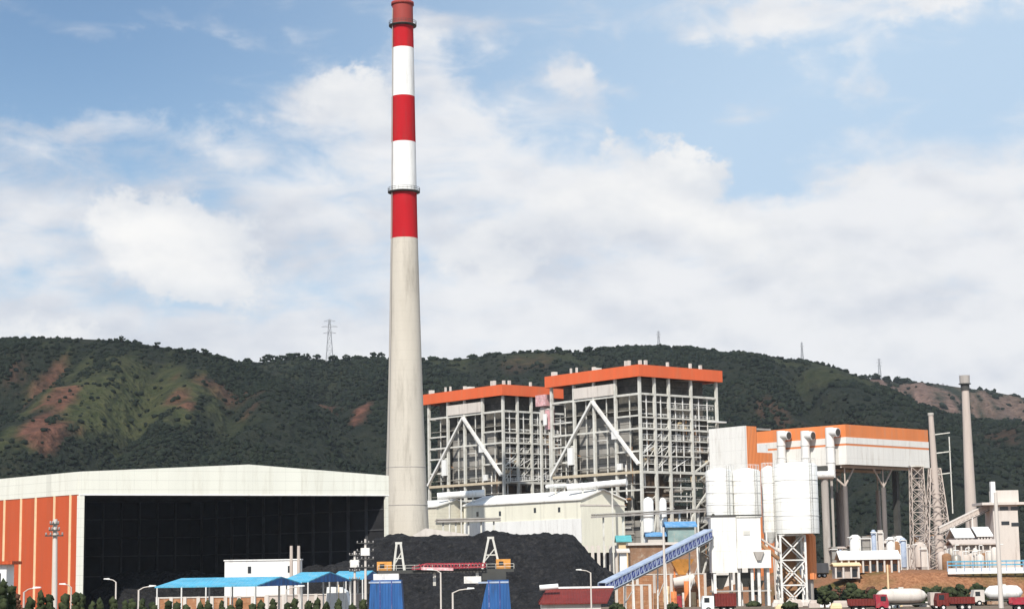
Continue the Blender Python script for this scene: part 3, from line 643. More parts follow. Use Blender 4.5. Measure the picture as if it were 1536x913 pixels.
    P(B().box(9, 36.1, 44, 33, 44, 60), 'side_casing', 'casingd'); P(B().box(6, 4.6, 41.5, 37, 9.9, 60.9), 'front_casing', 'casingd'); P(B().box(4.4, 36.1, 41.5, 8.9, 45, 60.9), 'side_casing', 'casingd')
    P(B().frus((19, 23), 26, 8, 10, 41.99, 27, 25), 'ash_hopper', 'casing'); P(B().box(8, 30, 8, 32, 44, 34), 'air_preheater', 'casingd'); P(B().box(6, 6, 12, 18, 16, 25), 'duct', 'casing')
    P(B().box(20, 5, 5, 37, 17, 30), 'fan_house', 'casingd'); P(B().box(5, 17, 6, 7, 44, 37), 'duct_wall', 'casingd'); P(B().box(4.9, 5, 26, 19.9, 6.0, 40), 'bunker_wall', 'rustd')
    for z in (44.2, 48, 52.1, 56, 59.7, 63, 38, 31, 24):     # walkways with railings on the right face
        u0, u1 = random.choice(((2.2, 38), (8.5, 38), (2.2, 26), (15, 38)))
        pf = P(B().box(u0, 2.2, z, u1, 4.4, z+.22), 'walkway', 'grating')
        rl = B(); rl.box(u0, 2.25, z+.6, u1, 2.33, z+.68).box(u0, 2.25, z+1.15, u1, 2.33, z+1.23)
        k = u0
        while k < u1: rl.box(k, 2.25, z+.22, k+.08, 2.33, z+1.15); k += 1.6
        rl.build('railing', M['steelw'], pf)
    for z in (43, 47.5, 62, 37, 31):
        v0, v1 = random.choice(((2.2, 46), (13, 46), (2.2, 34)))
        P(B().box(2.2, v0, z, 4.3, v1, z+.22), 'walkway', 'grating')
    rs = random.Random(3)
    for k in range(30):
        u = rs.uniform(3, 37); z0 = rs.uniform(8, 52); z1 = z0+rs.uniform(6, 18); r = rs.choice((.13, .18, .25, .5)); v = rs.uniform(2.6, 4.3)
        P(B().tube((u, v, z0), (u, v, min(z1, 72)), r, n=8), 'riser_pipe', rs.choice(('pipe', 'steelw', 'steelw', 'rust')))
    for k in range(20):
        u = rs.uniform(3, 24); z = rs.uniform(12, 66); r = rs.choice((.15, .2, .3, .6)); P(B().tube((u, 3.4, z), (u+rs.uniform(6, 13), 3.4, z), r, n=8), 'header_pipe', rs.choice(('pipe', 'steelw', 'casing')))
    for k in range(26):
        u = rs.uniform(3, 34); z = rs.choice((24.2, 31.2, 38.2, 44.4, 48.2, 52.3, 56.2)); s_ = rs.uniform(1.2, 3)
        P(B().box(u, 2.6, z, u+s_, 4.2, z+rs.uniform(1, 2.2)), 'equipment_box', rs.choice(('casing', 'steelw', 'rust', 'steeld', 'cream')))
    for k in range(16):
        v = rs.uniform(3, 44); z0 = rs.uniform(10, 40); P(B().tube((3.2, v, z0), (3.2, v, z0+rs.uniform(5, 14)), rs.choice((.14, .2, .35, .6)), n=8), 'riser_pipe', rs.choice(('pipe', 'steelw', 'rust', 'casing')))
    for k in range(14):
        v = rs.uniform(2.5, 34); z = rs.uniform(8, 39 if k % 2 else 66); P(B().tube((3.0, v, z), (3.0, v+rs.uniform(5, 12), z+rs.choice((0, 0, 0, 2.5))), rs.choice((.14, .2, .4)), n=8), 'header_pipe', rs.choice(('pipe', 'steelw', 'rust')))
    for k in range(10):
        a = rs.choice((2, 8.8, 15.6)); z = rs.choice((41.5, 46.8, 52, 28.5)); P(B().bar((a, 2.0, z), (a+rs.choice((6, 9)), 2.0, z+rs.choice((4.5, 7))), .22), 'cross_brace', rs.choice(('steel', 'steelw')))
    # stair flights at the right-hand end
    for k in range(8):
        z = 10+k*4.1; st = B(); a, b = (28, 36) if k % 2 else (36, 28); st.bar((a, .3, z), (b, .3, z+4.1), .9, .25); P(st, 'stair_flight', 'grating')
    for z in (53, 49.5, 45.2, 58.6): P(B().box(33, -1.2, z, 40.6, .8, z+.5), 'side_gallery', 'steelw')
    return t
bh1 = boiler_house('nearer boiler house, bare steel frame under the higher orange roof')
bh2 = copy_tree(bh1); c2 = atz(753, 576, 77); bh2.location = (c2.x, c2.y, 0)
T2 = local(c2, ANG)
for k, (a_, b_) in enumerate(((8.4, 11.8), (15.2, 11.8))): MB(T=T2).bar((a_, .9, 67), (b_, .9, 63), .9).build('v_brace', M['white'], bh2)
bh2['label'] = 'farther boiler house just right of the chimney, steel frame under the lower orange roof'
# pinkish hoist housing between the two frames
T = local(C1, ANG)
o = thing('hoist_housing', T(3, 52, 55), 'faded pink and white sheeted housing in the gap between the boiler houses', 'hoist housing')
MB(T=T).box(2, 50.5, 67, 6, 56, 71).build('cabin', M['pink'], o); MB(T=T).box(3, 49.6, 58.5, 5.4, 52, 65.5).build('shaft', M['pink'], o); MB(T=T).box(3, 52.6, 62, 5, 54.6, 66.6).build('hopper', M['concw'], o); MB(T=T).box(3, 49.7, 65.6, 5.2, 54.9, 66.0).build('landing', M['steel'], o); MB(T=T).box(1.7, 49.8, 60, 1.98, 51.6, 64).build('panel', M['white'], o)
MB(T=T).box(3.5, 50, 0, 4.3, 50.8, 57.5).box(3.5, 55, 0, 4.3, 55.8, 66).build('support', M['steel'], o)
# link bridge
o = thing('link_bridge', T(10, 56, 40), 'steel walkway bridge joining the two boiler houses', 'footbridge')
MB(T=T).box(8, 48.6, 41, 11, 82, 41.4).build('deck', M['steel'], o)
rl = MB(T=T); rl.box(8, 48.6, 41.9, 8.1, 82, 42.0); rl.box(8, 48.6, 42.5, 8.1, 82, 42.6)
for k in range(16): rl.box(8, 49+2*k, 41.4, 8.12, 49.12+2*k, 42.5)
rl.build('railing', M['steelw'], o)

# ------------------------------------------------------------------ halls in front of the boiler houses
def gable_hall(name, pa, Z, ang, L_, W_, rise, mw, label, left_len=None, wins=(), zb=0):
    """pa = apex of the near right-hand gable; u runs along the gable end (to the right), v along the hall (away to the left)"""
    T = local((pa.x, pa.y), ang); t = thing(name, (pa.x, pa.y, 0), label, 'industrial hall')
    zt = Z-rise; h = W_/2
    w_ = MB(T=T); w_.prism([(-h, 0, zb), (h, 0, zb), (h, 0, zt), (0, 0, Z), (-h, 0, zt)], (0, L_, 0)); w_.build('walls', mw, t)
    for s in (-1, 1):
        r = MB(T=T); e = .5; a = (0, -e, Z+.05); b = (s*(h+e), -e, zt-.2)
        r.prism([a, b, (b[0], b[1], b[2]+.45), (a[0], a[1], a[2]+.45)], (0, L_+2*e, 0)); r.build('roof', M['whiteclean'], t)
    for v, z, a, b in wins: MB(T=T).box(-h-.06, v, z, -h+.2, v+a, z+b).build('window', M['glass'], t)
    return t, T
pa = atz(904, 735, 34); th, TT = gable_hall('turbine_hall', pa, 34, ANG, 60, 19, 3, M['cbldg'], 'large cream sheeted hall with shallow white roof behind the coal heap', wins=[(v, z, 1.1, 1.6) for v, z in ((10, 27.3), (22, 27.5), (40, 27), (52, 27.2))], zb=14.2)
MB(T=TT).box(-9.66, -.05, 17.2, -9.52, 60, 25.0).build('white_cladding', M['white'], th)
MB(T=TT).box(-8, 3, 0, 8, 58, 14.19).build('base_block', M['shedin'], th)  # near-black block stands in for the shade of the open colonnade
MB(T=TT).box(-9.9, -.12, 29, 9.6, -.02, 29.5).build('gable_trim', M['concw'], th)
for k in range(12): MB(T=TT).box(-9.58, 4*k+3, 14.8, -9.5, 4*k+3.8, 16.6).build('window', M['concrete'], th)
# colonnade under the near end of the hall
for k in range(6):
    p = at(880+k*9, 835, 545); c = MB().cbox((p.x, p.y), .9, .9, 0, at(880, 818, 545).z).build('concrete_pillar', M['concw']); tag(c, 'pale pillar in the row under the near corner of the cream hall', 'pillar', 'pillars under the cream hall')
pa = atz(684, 750, 33); th2, TT2 = gable_hall('pump_hall', pa, 33, ANG, 22, 17, 2.2, M['cbrick'], 'small cream gabled building standing right beside the chimney')
MB(T=TT2).box(-9.3, -.6, 25.7, 9.3, -.05, 26.2).build('canopy', M['concrete'], th2)
# long white ducts above the halls
def duct(name, a, b, r, label, legs=True):
    t = thing(name, a, label, 'duct'); MB().tube(a, b, r, n=20).build('duct_shell', M['white'], t)
    for k in range(1, 4):
        q = Vector(a).lerp(Vector(b), k/4); d = (Vector(b)-Vector(a)).normalized(); MB().tube(q-d*.2, q+d*.2, r+.12, n=20).build('flange', M['steelw'], t)
        if legs: MB().box(q.x-.25, q.y-.25, 0, q.x+.25, q.y+.25, q.z-r*.9).build('leg', M['steel'], t)
duct('white_duct', at(852, 731, 604), at(940, 723, 596), 1.1, 'long white duct under the nearer boiler house')
duct('white_duct', at(656, 744, 640), at(727, 739, 640), 1.2, 'shorter white duct above the small building beside the chimney')
duct('white_duct', at(820, 729, 610), at(872, 727, 625), .6, 'thin pale pipe between the cream hall and the boiler house')
# low grey shed roof at chimney foot, and pipe racks
def pipe_rack(a, b, z, label, n=5, w_=2.2, m='concrete', pipes=3):
    a = Vector(a); b = Vector(b); t = thing('pipe_rack', (a.x, a.y, 0), label, 'pipe rack'); d = (b-a).normalized(); s = Vector((-d.y, d.x, 0))
    MB().bar(a, b, w_, .5).build('deck', M[m], t)
    for k in range(pipes): MB().tube(a+s*(k-1)*.7+Vector((0, 0, .6)), b+s*(k-1)*.7+Vector((0, 0, .6)), .25, n=8).build('pipe', M['pipe'], t)
    for k in range(n):
        q = a.lerp(b, (k+.5)/n); MB().box(q.x-.25, q.y-.25, 0, q.x+.25, q.y+.25, q.z-.25).build('leg', M['steel'], t)
pipe_rack(at(655, 782, 545), at(750, 780, 550), 0, 'grey pipe rack crossing between the chimney foot and the cream hall')
pipe_rack(at(890, 775, 532), at(1060, 766, 560), 0, 'pipe rack running from the cream hall to the silos', 6)
t = thing('lean_to_shed', (at(640, 800, 520).x, 520, 0), 'low grey flat-roofed shed at the right foot of the chimney', 'shed')
a, b = at(622, 792, 515), at(700, 803, 515); MB().box(a.x, 515, 0, b.x, 528, b.z).build('walls', M['concrete'], t)
MB().prism([(a.x-1, 514.5, b.z+.01), (b.x+.5, 514.5, b.z+.01), (b.x+.5, 514.5, b.z+.4), (a.x+3, 514.5, a.z)], (0, 14, 0)).build('roof', M['concw'], t)

# ------------------------------------------------------------------ yard between hall and silos
t = thing('slag_building', (at(960, 850, 520).x, 520, 0), 'brown hopper building with pale roof slab between cream hall and silos', 'hopper building')
a = at(945, 812, 520); b = at(1045, 835, 520); MB().box(a.x, 520, 0, b.x, 534, a.z-1).build('walls', M['redbrown'], t)
MB().box(a.x-.6, 519.3, a.z-1, b.x+.6, 535, a.z-.3).build('roof_slab', M['concw'], t); c = at(962, 835, 520); 
MB().frus(((a.x+b.x)/2, 527), b.z-8, 3, 3, b.z-3, 10, 10).build('hopper', M['concw'], t)
for px, py0, py1, w_, mm, lb in ((972, 745, 815, 3.1, 'white', 'white upright pipe column left of the blue-roofed hut'), (994, 746, 800, 2.2, 'white', 'second white upright column right of the wider one, behind the lamp pole')):
    a = at(px, py0, 553); o = thing('vertical_vessel', (a.x, 553, 0), lb, 'vessel'); MB().lathe((a.x, 553, 0), [(w_*.5, 0), (w_*.5, a.z-1.2), (w_*.35, a.z-.4), (.2, a.z)], 20).build('shell', M[mm], o)
    MB().lathe((a.x, 553, 0), [(w_*.56, a.z-6), (w_*.56, a.z-5.6)], 20).build('flange', M['concrete'], o)
def hut(x0, x1, yt, ye, Y, dep, roof, wall, label, name='workshop_hut', overhang=.8, z0=0, door=False):
    a, b = at(x0, ye, Y), at(x1, ye, Y); top = at((x0+x1)/2, yt, Y).z; t = thing(name, ((a.x+b.x)/2, Y, z0), label, 'hut')
    MB().box(a.x+overhang, Y+overhang, z0, b.x-overhang, Y+dep, a.z).build('walls', M[wall], t)
    m_ = Y+dep/2
    MB().prism([(a.x, Y, a.z-.1), (a.x, Y, a.z+.25), (a.x, m_, top), (a.x, Y+dep+overhang, a.z+.25), (a.x, Y+dep+overhang, a.z-.1), (a.x, m_, top-.35)], (b.x-a.x, 0, 0)).build('roof', M[roof], t)
    if door:
        d = (b.x-a.x); MB().box(a.x+d*.25, Y+overhang-.08, z0, a.x+d*.25+1.6, Y+overhang-.01, z0+2.6).build('door', M['steeld'], t)
        for k in (.5, .72): MB().box(a.x+d*k, Y+overhang-.08, z0+1.4, a.x+d*k+1.3, Y+overhang-.01, z0+2.7).build('window', M['glass'], t)
    return t
hut(924, 948, 802, 812, 530, 8, 'teal', 'cream', 'small hut with pale teal roof beside the cream hall')
hut(968, 1002, 797, 804, 545, 8, 'bluemid', 'concw', 'blue roofed hut left of the taller blue roofed plant house')
hut(998, 1046, 781, 790, 542, 10, 'bluemid', 'tealp', 'taller blue roofed plant house just left of the white silos')
hut(925, 945, 822, 828, 470, 6, 'concw', 'white', 'small white control hut at the right toe of the coal heap')
# red brick wall and orange clutter under the conveyor
def wallrun(x0, x1, py, Y, th_, m, label, name='brick_wall', z0=0, pil=5):
    a, b = at(x0, py, Y), at(x1, py, Y); t = thing(name, ((a.x+b.x)/2, Y, z0), label, 'wall'); MB().box(a.x, Y, z0, b.x, Y+th_, a.z).build('panel', M[m], t)
    n = max(2, pil)
    for k in range(n): x = a.x+(b.x-a.x)*(k+.03)/(n-.94); MB().box(x-.3, Y-.25, z0, x+.3, Y-.005, a.z+.25).build('pier', M['concw'], t)
    MB().box(a.x-.1, Y-.12, a.z+.001, b.x+.1, Y+th_+.1, a.z+.22).build('coping', M['concw'], t); return t
wallrun(955, 1058, 862, 425, .5, 'brick', 'orange-brown brick retaining wall under the sloping conveyor')
wallrun(924, 975, 878, 400, .5, 'brick', 'lower cream and brown brick wall at the foot of the conveyor')
def drum(px, py, Y, r, h_, m, label, name='storage_drum', z0=0):
    p = at(px, py, Y); return tag(MB().lathe((p.x, Y, z0), [(r*.98, 0), (r, .1), (r, h_*.33), (r*1.04, h_*.34), (r, h_*.36), (r, h_*.66), (r*1.04, h_*.68), (r, h_*.7), (r, h_-.1), (r*.9, h_)], 20).build(name, M[m]), label, 'drum')
o = thing('mixer_machine', (at(1022, 860, 418).x, 418, 0), 'orange and red mixing machine in front of the brick wall', 'machine')
p = at(1022, 838, 418); MB().frus((p.x, 418), p.z-3.4, 1.6, 1.6, p.z, 5.2, 4.4).build('hopper', M['yel'], o)
for sx_ in (-1.6, 1.6): MB().bar((p.x+sx_, 418, 0), (p.x+sx_, 418, p.z-1.2), .35).build('leg', M['orange2'], o)
MB().tube((p.x-2, 416.5, p.z-5.2), (p.x+2.6, 416.5, p.z-4.6), 1.1, 1.4, 16).build('drum', M['concw'], o); MB().box(p.x-2.4, 415.6, 0, p.x-.4, 417, 3.2).build('engine_box', M['crim'], o)

# ------------------------------------------------------------------ sloping conveyor
def conveyor(a, b, wd, ht, label, mside, mtop, name='inclined_conveyor', legs=3, n=22, z0=0, msheet='bluedk'):
    a = Vector(a); b = Vector(b); t = thing(name, (a.x, a.y, z0), label, 'conveyor'); d = (b-a).normalized(); s = Vector((-d.y, d.x, 0)).normalized()*wd/2; up = Vector((0, 0, ht))
    MB().bar(a, b, wd, .35).build('belt_deck', M['steeld'], t)
    for sg in (-1, 1):
        tr = MB(); o_ = s*sg; tr.bar(a+o_+up*.06, b+o_+up*.06, .2); tr.bar(a+o_+up, b+o_+up, .24, .24)
        for k in range(n):
            p0 = a.lerp(b, k/n)+o_; p1 = a.lerp(b, (k+1)/n)+o_; tr.bar(p0, p0+up, .11); tr.bar(p0, p1+up, .08)
        tr.build('truss_side', M[mside], t)
        pn = MB(); pn.prism([a+o_*.93+up*.2, b+o_*.93+up*.2, b+o_*.93+up*.86, a+o_*.93+up*.86], s*sg*.06); pn.build('side_sheet', M[msheet], t)
    MB().bar(a+up*1.08, b+up*1.08, wd*1.05, .12).build('cover', M[mtop], t)
    MB().bar(a-up*.16, b-up*.16, wd*.9, .2).build('under_tray', M['concw'], t)
    for k in range(legs):
        q = a.lerp(b, (k+.8)/(legs+.3)); lg = MB()
        for sg in (-1, 1): lg.bar(q+s*sg, Vector((q.x+s.x*sg*1.3, q.y+s.y*sg*1.3, z0)), .3)
        z_ = q.z; lg.bar((q.x+s.x, q.y+s.y, z_*.35+z0*.65), (q.x-s.x, q.y-s.y, z_*.7+z0*.3), .15); lg.build('trestle', M['steelw'], t)
    return t
conveyor(at(903, 889, 380), at(1063, 808, 398), 2.4, 1.9, 'blue and white trussed conveyor climbing to the white silos', 'bluew', 'bluew', n=26)

# ------------------------------------------------------------------ silos and batching tower
SY = 402.0
def K(px, py, Y=SY): return at(px, py, Y)
def silo(px0, px1, pyt, pyb, Y, label, cone=True, name='cement_silo', grp=None, legs=True, m='silo', conebot=None):
    c = at((px0+px1)/2, pyt, Y); r = (at(px1, pyt, Y).x-at(px0, pyt, Y).x)/2; zb = at((px0+px1)/2, pyb, Y).z
    t = thing(name, (c.x, Y, 0), label, 'silo', grp)
    MB().lathe((c.x, Y, 0), [(r, zb), (r, c.z-.6), (r*.9, c.z-.25), (.3, c.z+.3)], 36).build('shell', M[m], t)
    for k in range(1, 4):
        z = zb+(c.z-zb)*k/4; MB().lathe((c.x, Y, 0), [(r+.005, z-.08), (r+.06, z-.06), (r+.06, z+.06), (r+.005, z+.08)], 36).build('band', M['steelw'], t)
    la = MB(); ax_ = c.x+r*.55; ay_ = Y-r*.835-.25
    for dx in (-.25, .25): la.bar((ax_+dx, ay_, zb), (ax_+dx, ay_, c.z+.6), .07)
    z_ = zb
    while z_ < c.z: la.bar((ax_-.25, ay_, z_), (ax_+.25, ay_, z_), .05); z_ += .6
    la.build('ladder', M['silor'], t)
    if cone: MB().lathe((c.x, Y, 0), [(.5, zb-(conebot or r*1.4)), (r*.98, zb-.01)], 36).build('cone', M['silo'], t)
    rl = MB()
    for k in range(14):
        a, b = 2*PI*k/14, 2*PI*(k+1)/14; p = Vector((c.x+math.cos(a)*r*.93, Y+math.sin(a)*r*.93, c.z-.2)); q = Vector((c.x+math.cos(b)*r*.93, Y+math.sin(b)*r*.93, c.z-.2)); rl.bar(p, p+Vector((0, 0, 1.1)), .06); rl.bar(p+Vector((0, 0, 1.05)), q+Vector((0, 0, 1.05)), .06)
    rl.build('roof_railing', M['steelw'], t)
    if legs:
        for k in range(4):
            a = PI/4+k*PI/2; MB().bar((c.x+math.cos(a)*r*.92, Y+math.sin(a)*r*.92, 0), (c.x+math.cos(a)*r*.92, Y+math.sin(a)*r*.92, zb+.4), .35).build('leg', M['steelw'], t)
    return t, c, r, zb
silo(1058, 1098, 703, 775, SY, 'leftmost white silo at the head of the blue conveyor', grp='white silos', conebot=2)
silo(1098, 1140, 703, 775, SY+.5, 'white silo second from the left, above the batching tower hatch', grp='white silos', conebot=2)
silo(1141, 1164, 700, 798, SY+4, 'narrow white silo third from the left, seen in the gap', grp='white silos', m='silo')
silo(1161, 1225, 694, 800, SY+1, 'widest white silo at the right of the group, on lattice legs', grp='white silos', legs=False, cone=False)
# batching tower body under the left pair
t = thing('batching_tower', (K(1100, 850).x, SY-3, 0), 'white boxy batching tower on legs under the left pair of silos', 'batching tower')
a, b = K(1066, 774, SY-3.5), K(1106, 858, SY-3.5); MB().box(a.x, SY-3.5, b.z, b.x, SY+1.8, a.z).build('left_body', M['whiteclean'], t)
a2, b2 = K(1106, 776, SY-3.3), K(1142, 824, SY-3.3); MB().box(b.x+.01, SY-3.3, b2.z, b2.x, SY+1.8, a2.z).build('right_body', M['whiteclean'], t)
a3, b3 = K(1106, 826, SY-4.2), K(1157, 851, SY-4.2); MB().box(b.x+.02, SY-4.2, b3.z, b3.x, SY+1.6, b2.z-.02).build('lower_body', M['whiteclean'], t)
q = K(1120, 799, SY-3.35); MB().box(q.x-.7, SY-3.42, q.z-.35, q.x+.7, SY-3.31, q.z+.45).build('hatch', M['steel'], t)
q = K(1138, 831, SY-4.3); MB().frus((q.x, SY-4.5), q.z-1.2, .8, .5, q.z+.6, 2.2, .58).build('chute', M['concrete'], t)
MB().box(a.x-.9, SY-3.75, a.z-.02, b2.x+.3, SY-3.3, a.z+.28).build('ledge', M['steeld'], t)
MB().box(b.x+.05, SY-3.56, b2.z, b.x+.16, SY-3.28, a.z-.05).build('corner_seam', M['steel'], t)
q = K(1070, 772, SY-3.4); MB().tube((q.x, SY-3.4, q.z), (q.x, SY-3.1, q.z), .32, n=14).build('port', M['steeld'], t)
for px in (1072, 1108, 1128, 1138, 1152):
    q = K(px, 860, SY-3); zt = b.z if px < 1107 else b3.z
    MB().box(q.x-.3, SY-3.3, 0, q.x+.3, SY-2.7, zt).build('leg', M['steelw'], t); MB().box(q.x-.3, SY+.8, 0, q.x+.3, SY+1.4, zt).build('leg', M['steelw'], t)
for px, py in ((1080, 862), (1118, 858), (1133, 870)):
    q = K(px, py, SY-1); MB().frus((q.x, SY-1), q.z-3, 1, 1, q.z, 3.4, 3.4).build('discharge_hopper', M['steeld'], t)
MB().box(a.x-.2, SY-3.2, 4.1, b3.x, SY+1.4, 4.4).build('platform', M['concrete'], t)
# lattice legs under the widest silo
zl = K(1190, 802).z; q = K(1191, 860, SY-2)
o = tag(lattice(MB(), (q.x, SY+1, 0), zl, 5.3, 5.3, 3, .42).build('silo_trestle', M['steelw']), 'white cross-braced trestle carrying the widest silo', 'trestle')
p = K(1216, 812, SY+3); o = thing('orange_vessel', (p.x, SY+6, 0), 'orange upright tank behind the white trestle', 'tank')
r = (K(1228, 800).x-K(1206, 800).x)/2; MB().lathe((p.x, SY+6, 0), [(r, p.z-8), (r, p.z+1.2), (r*.5, p.z+2)], 20).build('shell', M['orange2'], o); MB().lathe((p.x, SY+6, 0), [(r*.5, 0), (r*.5, p.z-8)], 12).build('pedestal', M['concrete'], o)
# sloping brown chute between tower and trestle
o = thing('screw_conveyor', (K(1150, 830).x, SY-1, 0), 'rusty sloping screw conveyor between batching tower and trestle', 'conveyor')
MB().tube(K(1137, 812, SY-2), K(1168, 838, SY-2), .45, n=10).build('tube', M['rust'], o); MB().tube(K(1142, 808, SY-2), K(1170, 828, SY-2), .25, n=8).build('pipe', M['conpink'], o)
MB().bar(K(1160, 830, SY-2), (K(1160, 830).x, SY-2, 0), .3).build('leg', M['conpink'], o); MB().box(K(1143, 0).x, SY+5, 0, K(1169, 0).x, SY+5.4, K(1150, 803).z).build('back_panel', M['rust'], o)
# tall white clad block with orange side, behind the silos
C3 = atz(1118, 638, 54); T3 = local(C3, R(38)); t = thing('white_tower', (C3.x, C3.y, 0), 'tall white clad tower with orange right side behind the silos', 'tower block')
wl = at(1083, 640, C3.y); L3 = 17
MB(T=T3).box(0, 0, 0, .4, L3, 54).box(.4, L3-.4, 0, 12, L3, 54).build('white_wall', M['whiteclean'], t); MB(T=T3).box(.4, 0, 0, 5, .4, 53.9).build('orange_wall', M['orange2'], t)
MB(T=T3).box(.4, .4, 52.8, 12, L3-.4, 53.4).build('roof', M['concrete'], t)
MB(T=T3).box(5.0, .02, 0, 12, .42, 45.5).build('orange_wall', M['orange2'], t); MB(T=T3).box(5, .05, 45.51, 10, .45, 48.2).build('parapet', M['white'], t)

# ------------------------------------------------------------------ air-cooled condenser on columns
AZ = 58.0; C4 = atz(1268, 636, AZ); T4 = local(C4, R(44)); s4 = C4.y/477.7
UL = (atz(1386, 645, AZ)-C4).length; VL = 62
t = thing('air_cooled_condenser', (C4.x, C4.y, 0), 'orange and white banded condenser building raised on concrete columns', 'condenser building')
def zz(py): return at(1268, py, C4.y).z
def ring(z0, z1, m, n, g=0.):
    b = MB(T=T4).box(-g, -g, z0, UL+g, .3, z1).box(-g, .3, z0, .3, VL, z1).box(.3, VL-.3, z0, UL+g, VL, z1).box(UL-.3, .3, z0, UL+g, VL-.3, z1); return b.build(n, M[m], t)
z_a, z_b, z_c, z_d, z_e = AZ, zz(655), zz(664.5), zz(667.5), zz(696)
ring(z_b, z_a, 'orange2', 'top_band'); ring(z_c, z_b, 'whiteclean', 'white_band', .08); ring(z_d, z_c, 'orange2', 'thin_band', .02); ring(z_e, z_d, 'whiteclean', 'wind_wall', .06)
MB(T=T4).box(.3, .3, z_a-1.5, UL-.3, VL-.3, z_a-1).build('roof', M['concrete'], t); MB(T=T4).box(.3, .3, z_e+.1, UL-.3, VL-.3, z_e+.8).build('fan_deck', M['steeld'], t)
zk = zz(728)
for i in range(5):
    for j in range(4):
        u = 2.5+i*(UL-5)/4; v = 3+j*(VL-6)/3
        if i % 2 == 0:
            cc = MB(T=T4).tube((u, v, 0), (u, v, zk), 1.2 if (i, j) == (0, 1) else .85, n=18).build('concrete_column', M['concrete' if (i+j) % 2 else 'concdk'], t)
            if j in (0, 3) :
                for du in (-1, 1):
                    e = UL/8
                    if 0 <= u+du*e*1.9 <= UL+2: MB(T=T4).bar((u, v, zk), (u+du*e, v, z_e), .45).build('bracket', M['conpink'], t)
            MB(T=T4).bar((u, v, zk), (u, v, z_e), .4).build('king_post', M['conpink'], t)
for v in (3, 3+(VL-6)/3, 3+2*(VL-6)/3, VL-3): MB(T=T4).box(.5, v-.3, z_e-1.0, UL-.5, v+.3, z_e-.02).build('deck_beam', M['conpink'], t)
for j in range(3):
    v = 3+j*(VL-6)/3; vm = v+(VL-6)/6
    MB(T=T4).bar((2.5, v, zk), (2.5, vm, z_e), .45).build('bracket', M['conpink'], t); MB(T=T4).bar((2.5, v+(VL-6)/3, zk), (2.5, vm, z_e), .45).build('bracket', M['conpink'], t)
MB(T=T4).box(UL*.2, 30, 0, UL*.2+3, 33, z_e-1.1).build('lift_shaft', M['steeld'], t); MB(T=T4).box(UL*.75, 6, 0, UL*.75+1.6, 8, z_e-1.1).build('pipe_shaft', M['steeld'], t)
# steam ducts rising in front of the condenser's left face
for px, lb in ((1171, 'left white steam duct rising in front of the condenser'), (1207, 'middle white steam duct rising in front of the condenser'), (1244, 'right white steam duct rising in front of the condenser corner')):
    d = ray(px, 650); ca, sa = math.cos(R(44)), math.sin(R(44)); o0 = Vector((C4.x, C4.y, 0))-Vector((ca, sa, 0))*2.6
    # where this column of sight meets the line 2.6 m off the left face
    v = (d[0]*o0.y-d[1]*o0.x)/(d[1]*(-sa)-d[0]*ca); Y = o0.y+ca*v; p = at(px, 641 if px > 1230 else 646, Y); r = 1.55
    o = thing('steam_duct', (p.x, Y, TZ), lb, 'duct', 'steam ducts in front of the condenser')
    zt = p.z; zb = at(px, 716, Y).z if px > 1230 else at(px, 704, Y).z
    MB().tube((p.x, Y, zb), (p.x, Y, zt), r, n=20).build('riser', M['white'], o)
    e0 = Vector((p.x+sa*.6, Y-ca*.6, zt-1.7)); e1 = Vector((p.x+sa*3.6, Y-ca*3.6, zt-1.9))
    MB().tube(e0, e1, 1.6, n=18).build('elbow', M['white'], o)
    MB().tube(e1, e1+(e1-e0).normalized()*.15, 1.3, n=18).build('elbow_mouth', M['steeld'], o)
    for z in (zb+(zt-zb)*.3, zb+(zt-zb)*.62): MB().tube((p.x, Y, z-.15), (p.x, Y, z+.15), r+.16, n=20).build('flange', M['steelw'], o)
    MB().box(p.x-.4, Y-.4, TZ, p.x+.4, Y+.4, zb).build('support', M['concrete'], o)
a = at(1206, 712, C4.y-4); b = at(1250, 710, C4.y-4)
o = thing('duct_header', (a.x, a.y, TZ), 'white horizontal duct header at the foot of the right steam duct', 'duct'); MB().tube((a.x, a.y, a.z), (b.x, b.y, a.z), 1.5, n=20).build('shell', M['white'], o); MB().box(a.x+1, a.y-1, a.z+1.3, b.x-2, a.y+2, a.z+3).build('platform', M['steeld'], o)
MB().tube((b.x-3, b.y+1, TZ), (b.x-3, b.y+1, a.z-1.5), 1.3, n=16).build('support', M['concrete'], o)

# ------------------------------------------------------------------ lattice mast and slim chimney on the right
p = at(1396, 620, 560); o = thing('lattice_mast', (p.x, 560, TZ), 'pale concrete mast with braced foot right of the condenser', 'mast')
MB().tube((p.x+.9, 560, TZ), (p.x, 560, p.z), 1.5, .75, 14).build('pole', M['conpink'], o)
MB().lathe((p.x, 560, 0), [(.9, p.z-.6), (.9, p.z+.2), (.4, p.z+.25)], 14).build('cap', M['concrete'], o)
lattice(MB(), (p.x+.6, 561, TZ), at(1396, 702, 560).z-TZ, 8, 3.0, 8, .28).build('braced_foot', M['conpink'], o)
for py in (652, 680, 712): z = at(1396, py, 560).z; MB().bar((p.x, 560, z), (p.x+5.5, 560, z+.6), .3).build('bracket_arm', M['steel'], o)
MB().bar((p.x+5.2, 560, at(1396, 655, 560).z), (p.x+5.2, 560, at(1396, 770, 560).z), .3).build('drop_pipe', M['steel'], o)
p = at(1374, 700, 575); o = thing('lattice_mast', (p.x, 575, TZ), 'lower braced steel trestle at the right end of the condenser', 'trestle'); lattice(MB(), (p.x, 575, TZ), p.z-TZ, 5.0, 3.6, 9, .26).build('braced_frame', M['conpink'], o)
MB().cbox((p.x, 575), 4.2, 4.2, p.z, p.z+.4).build('top_plate', M['steel'], o)
ct, cb = at(1445, 563, 900), at(1457, 765, 900)
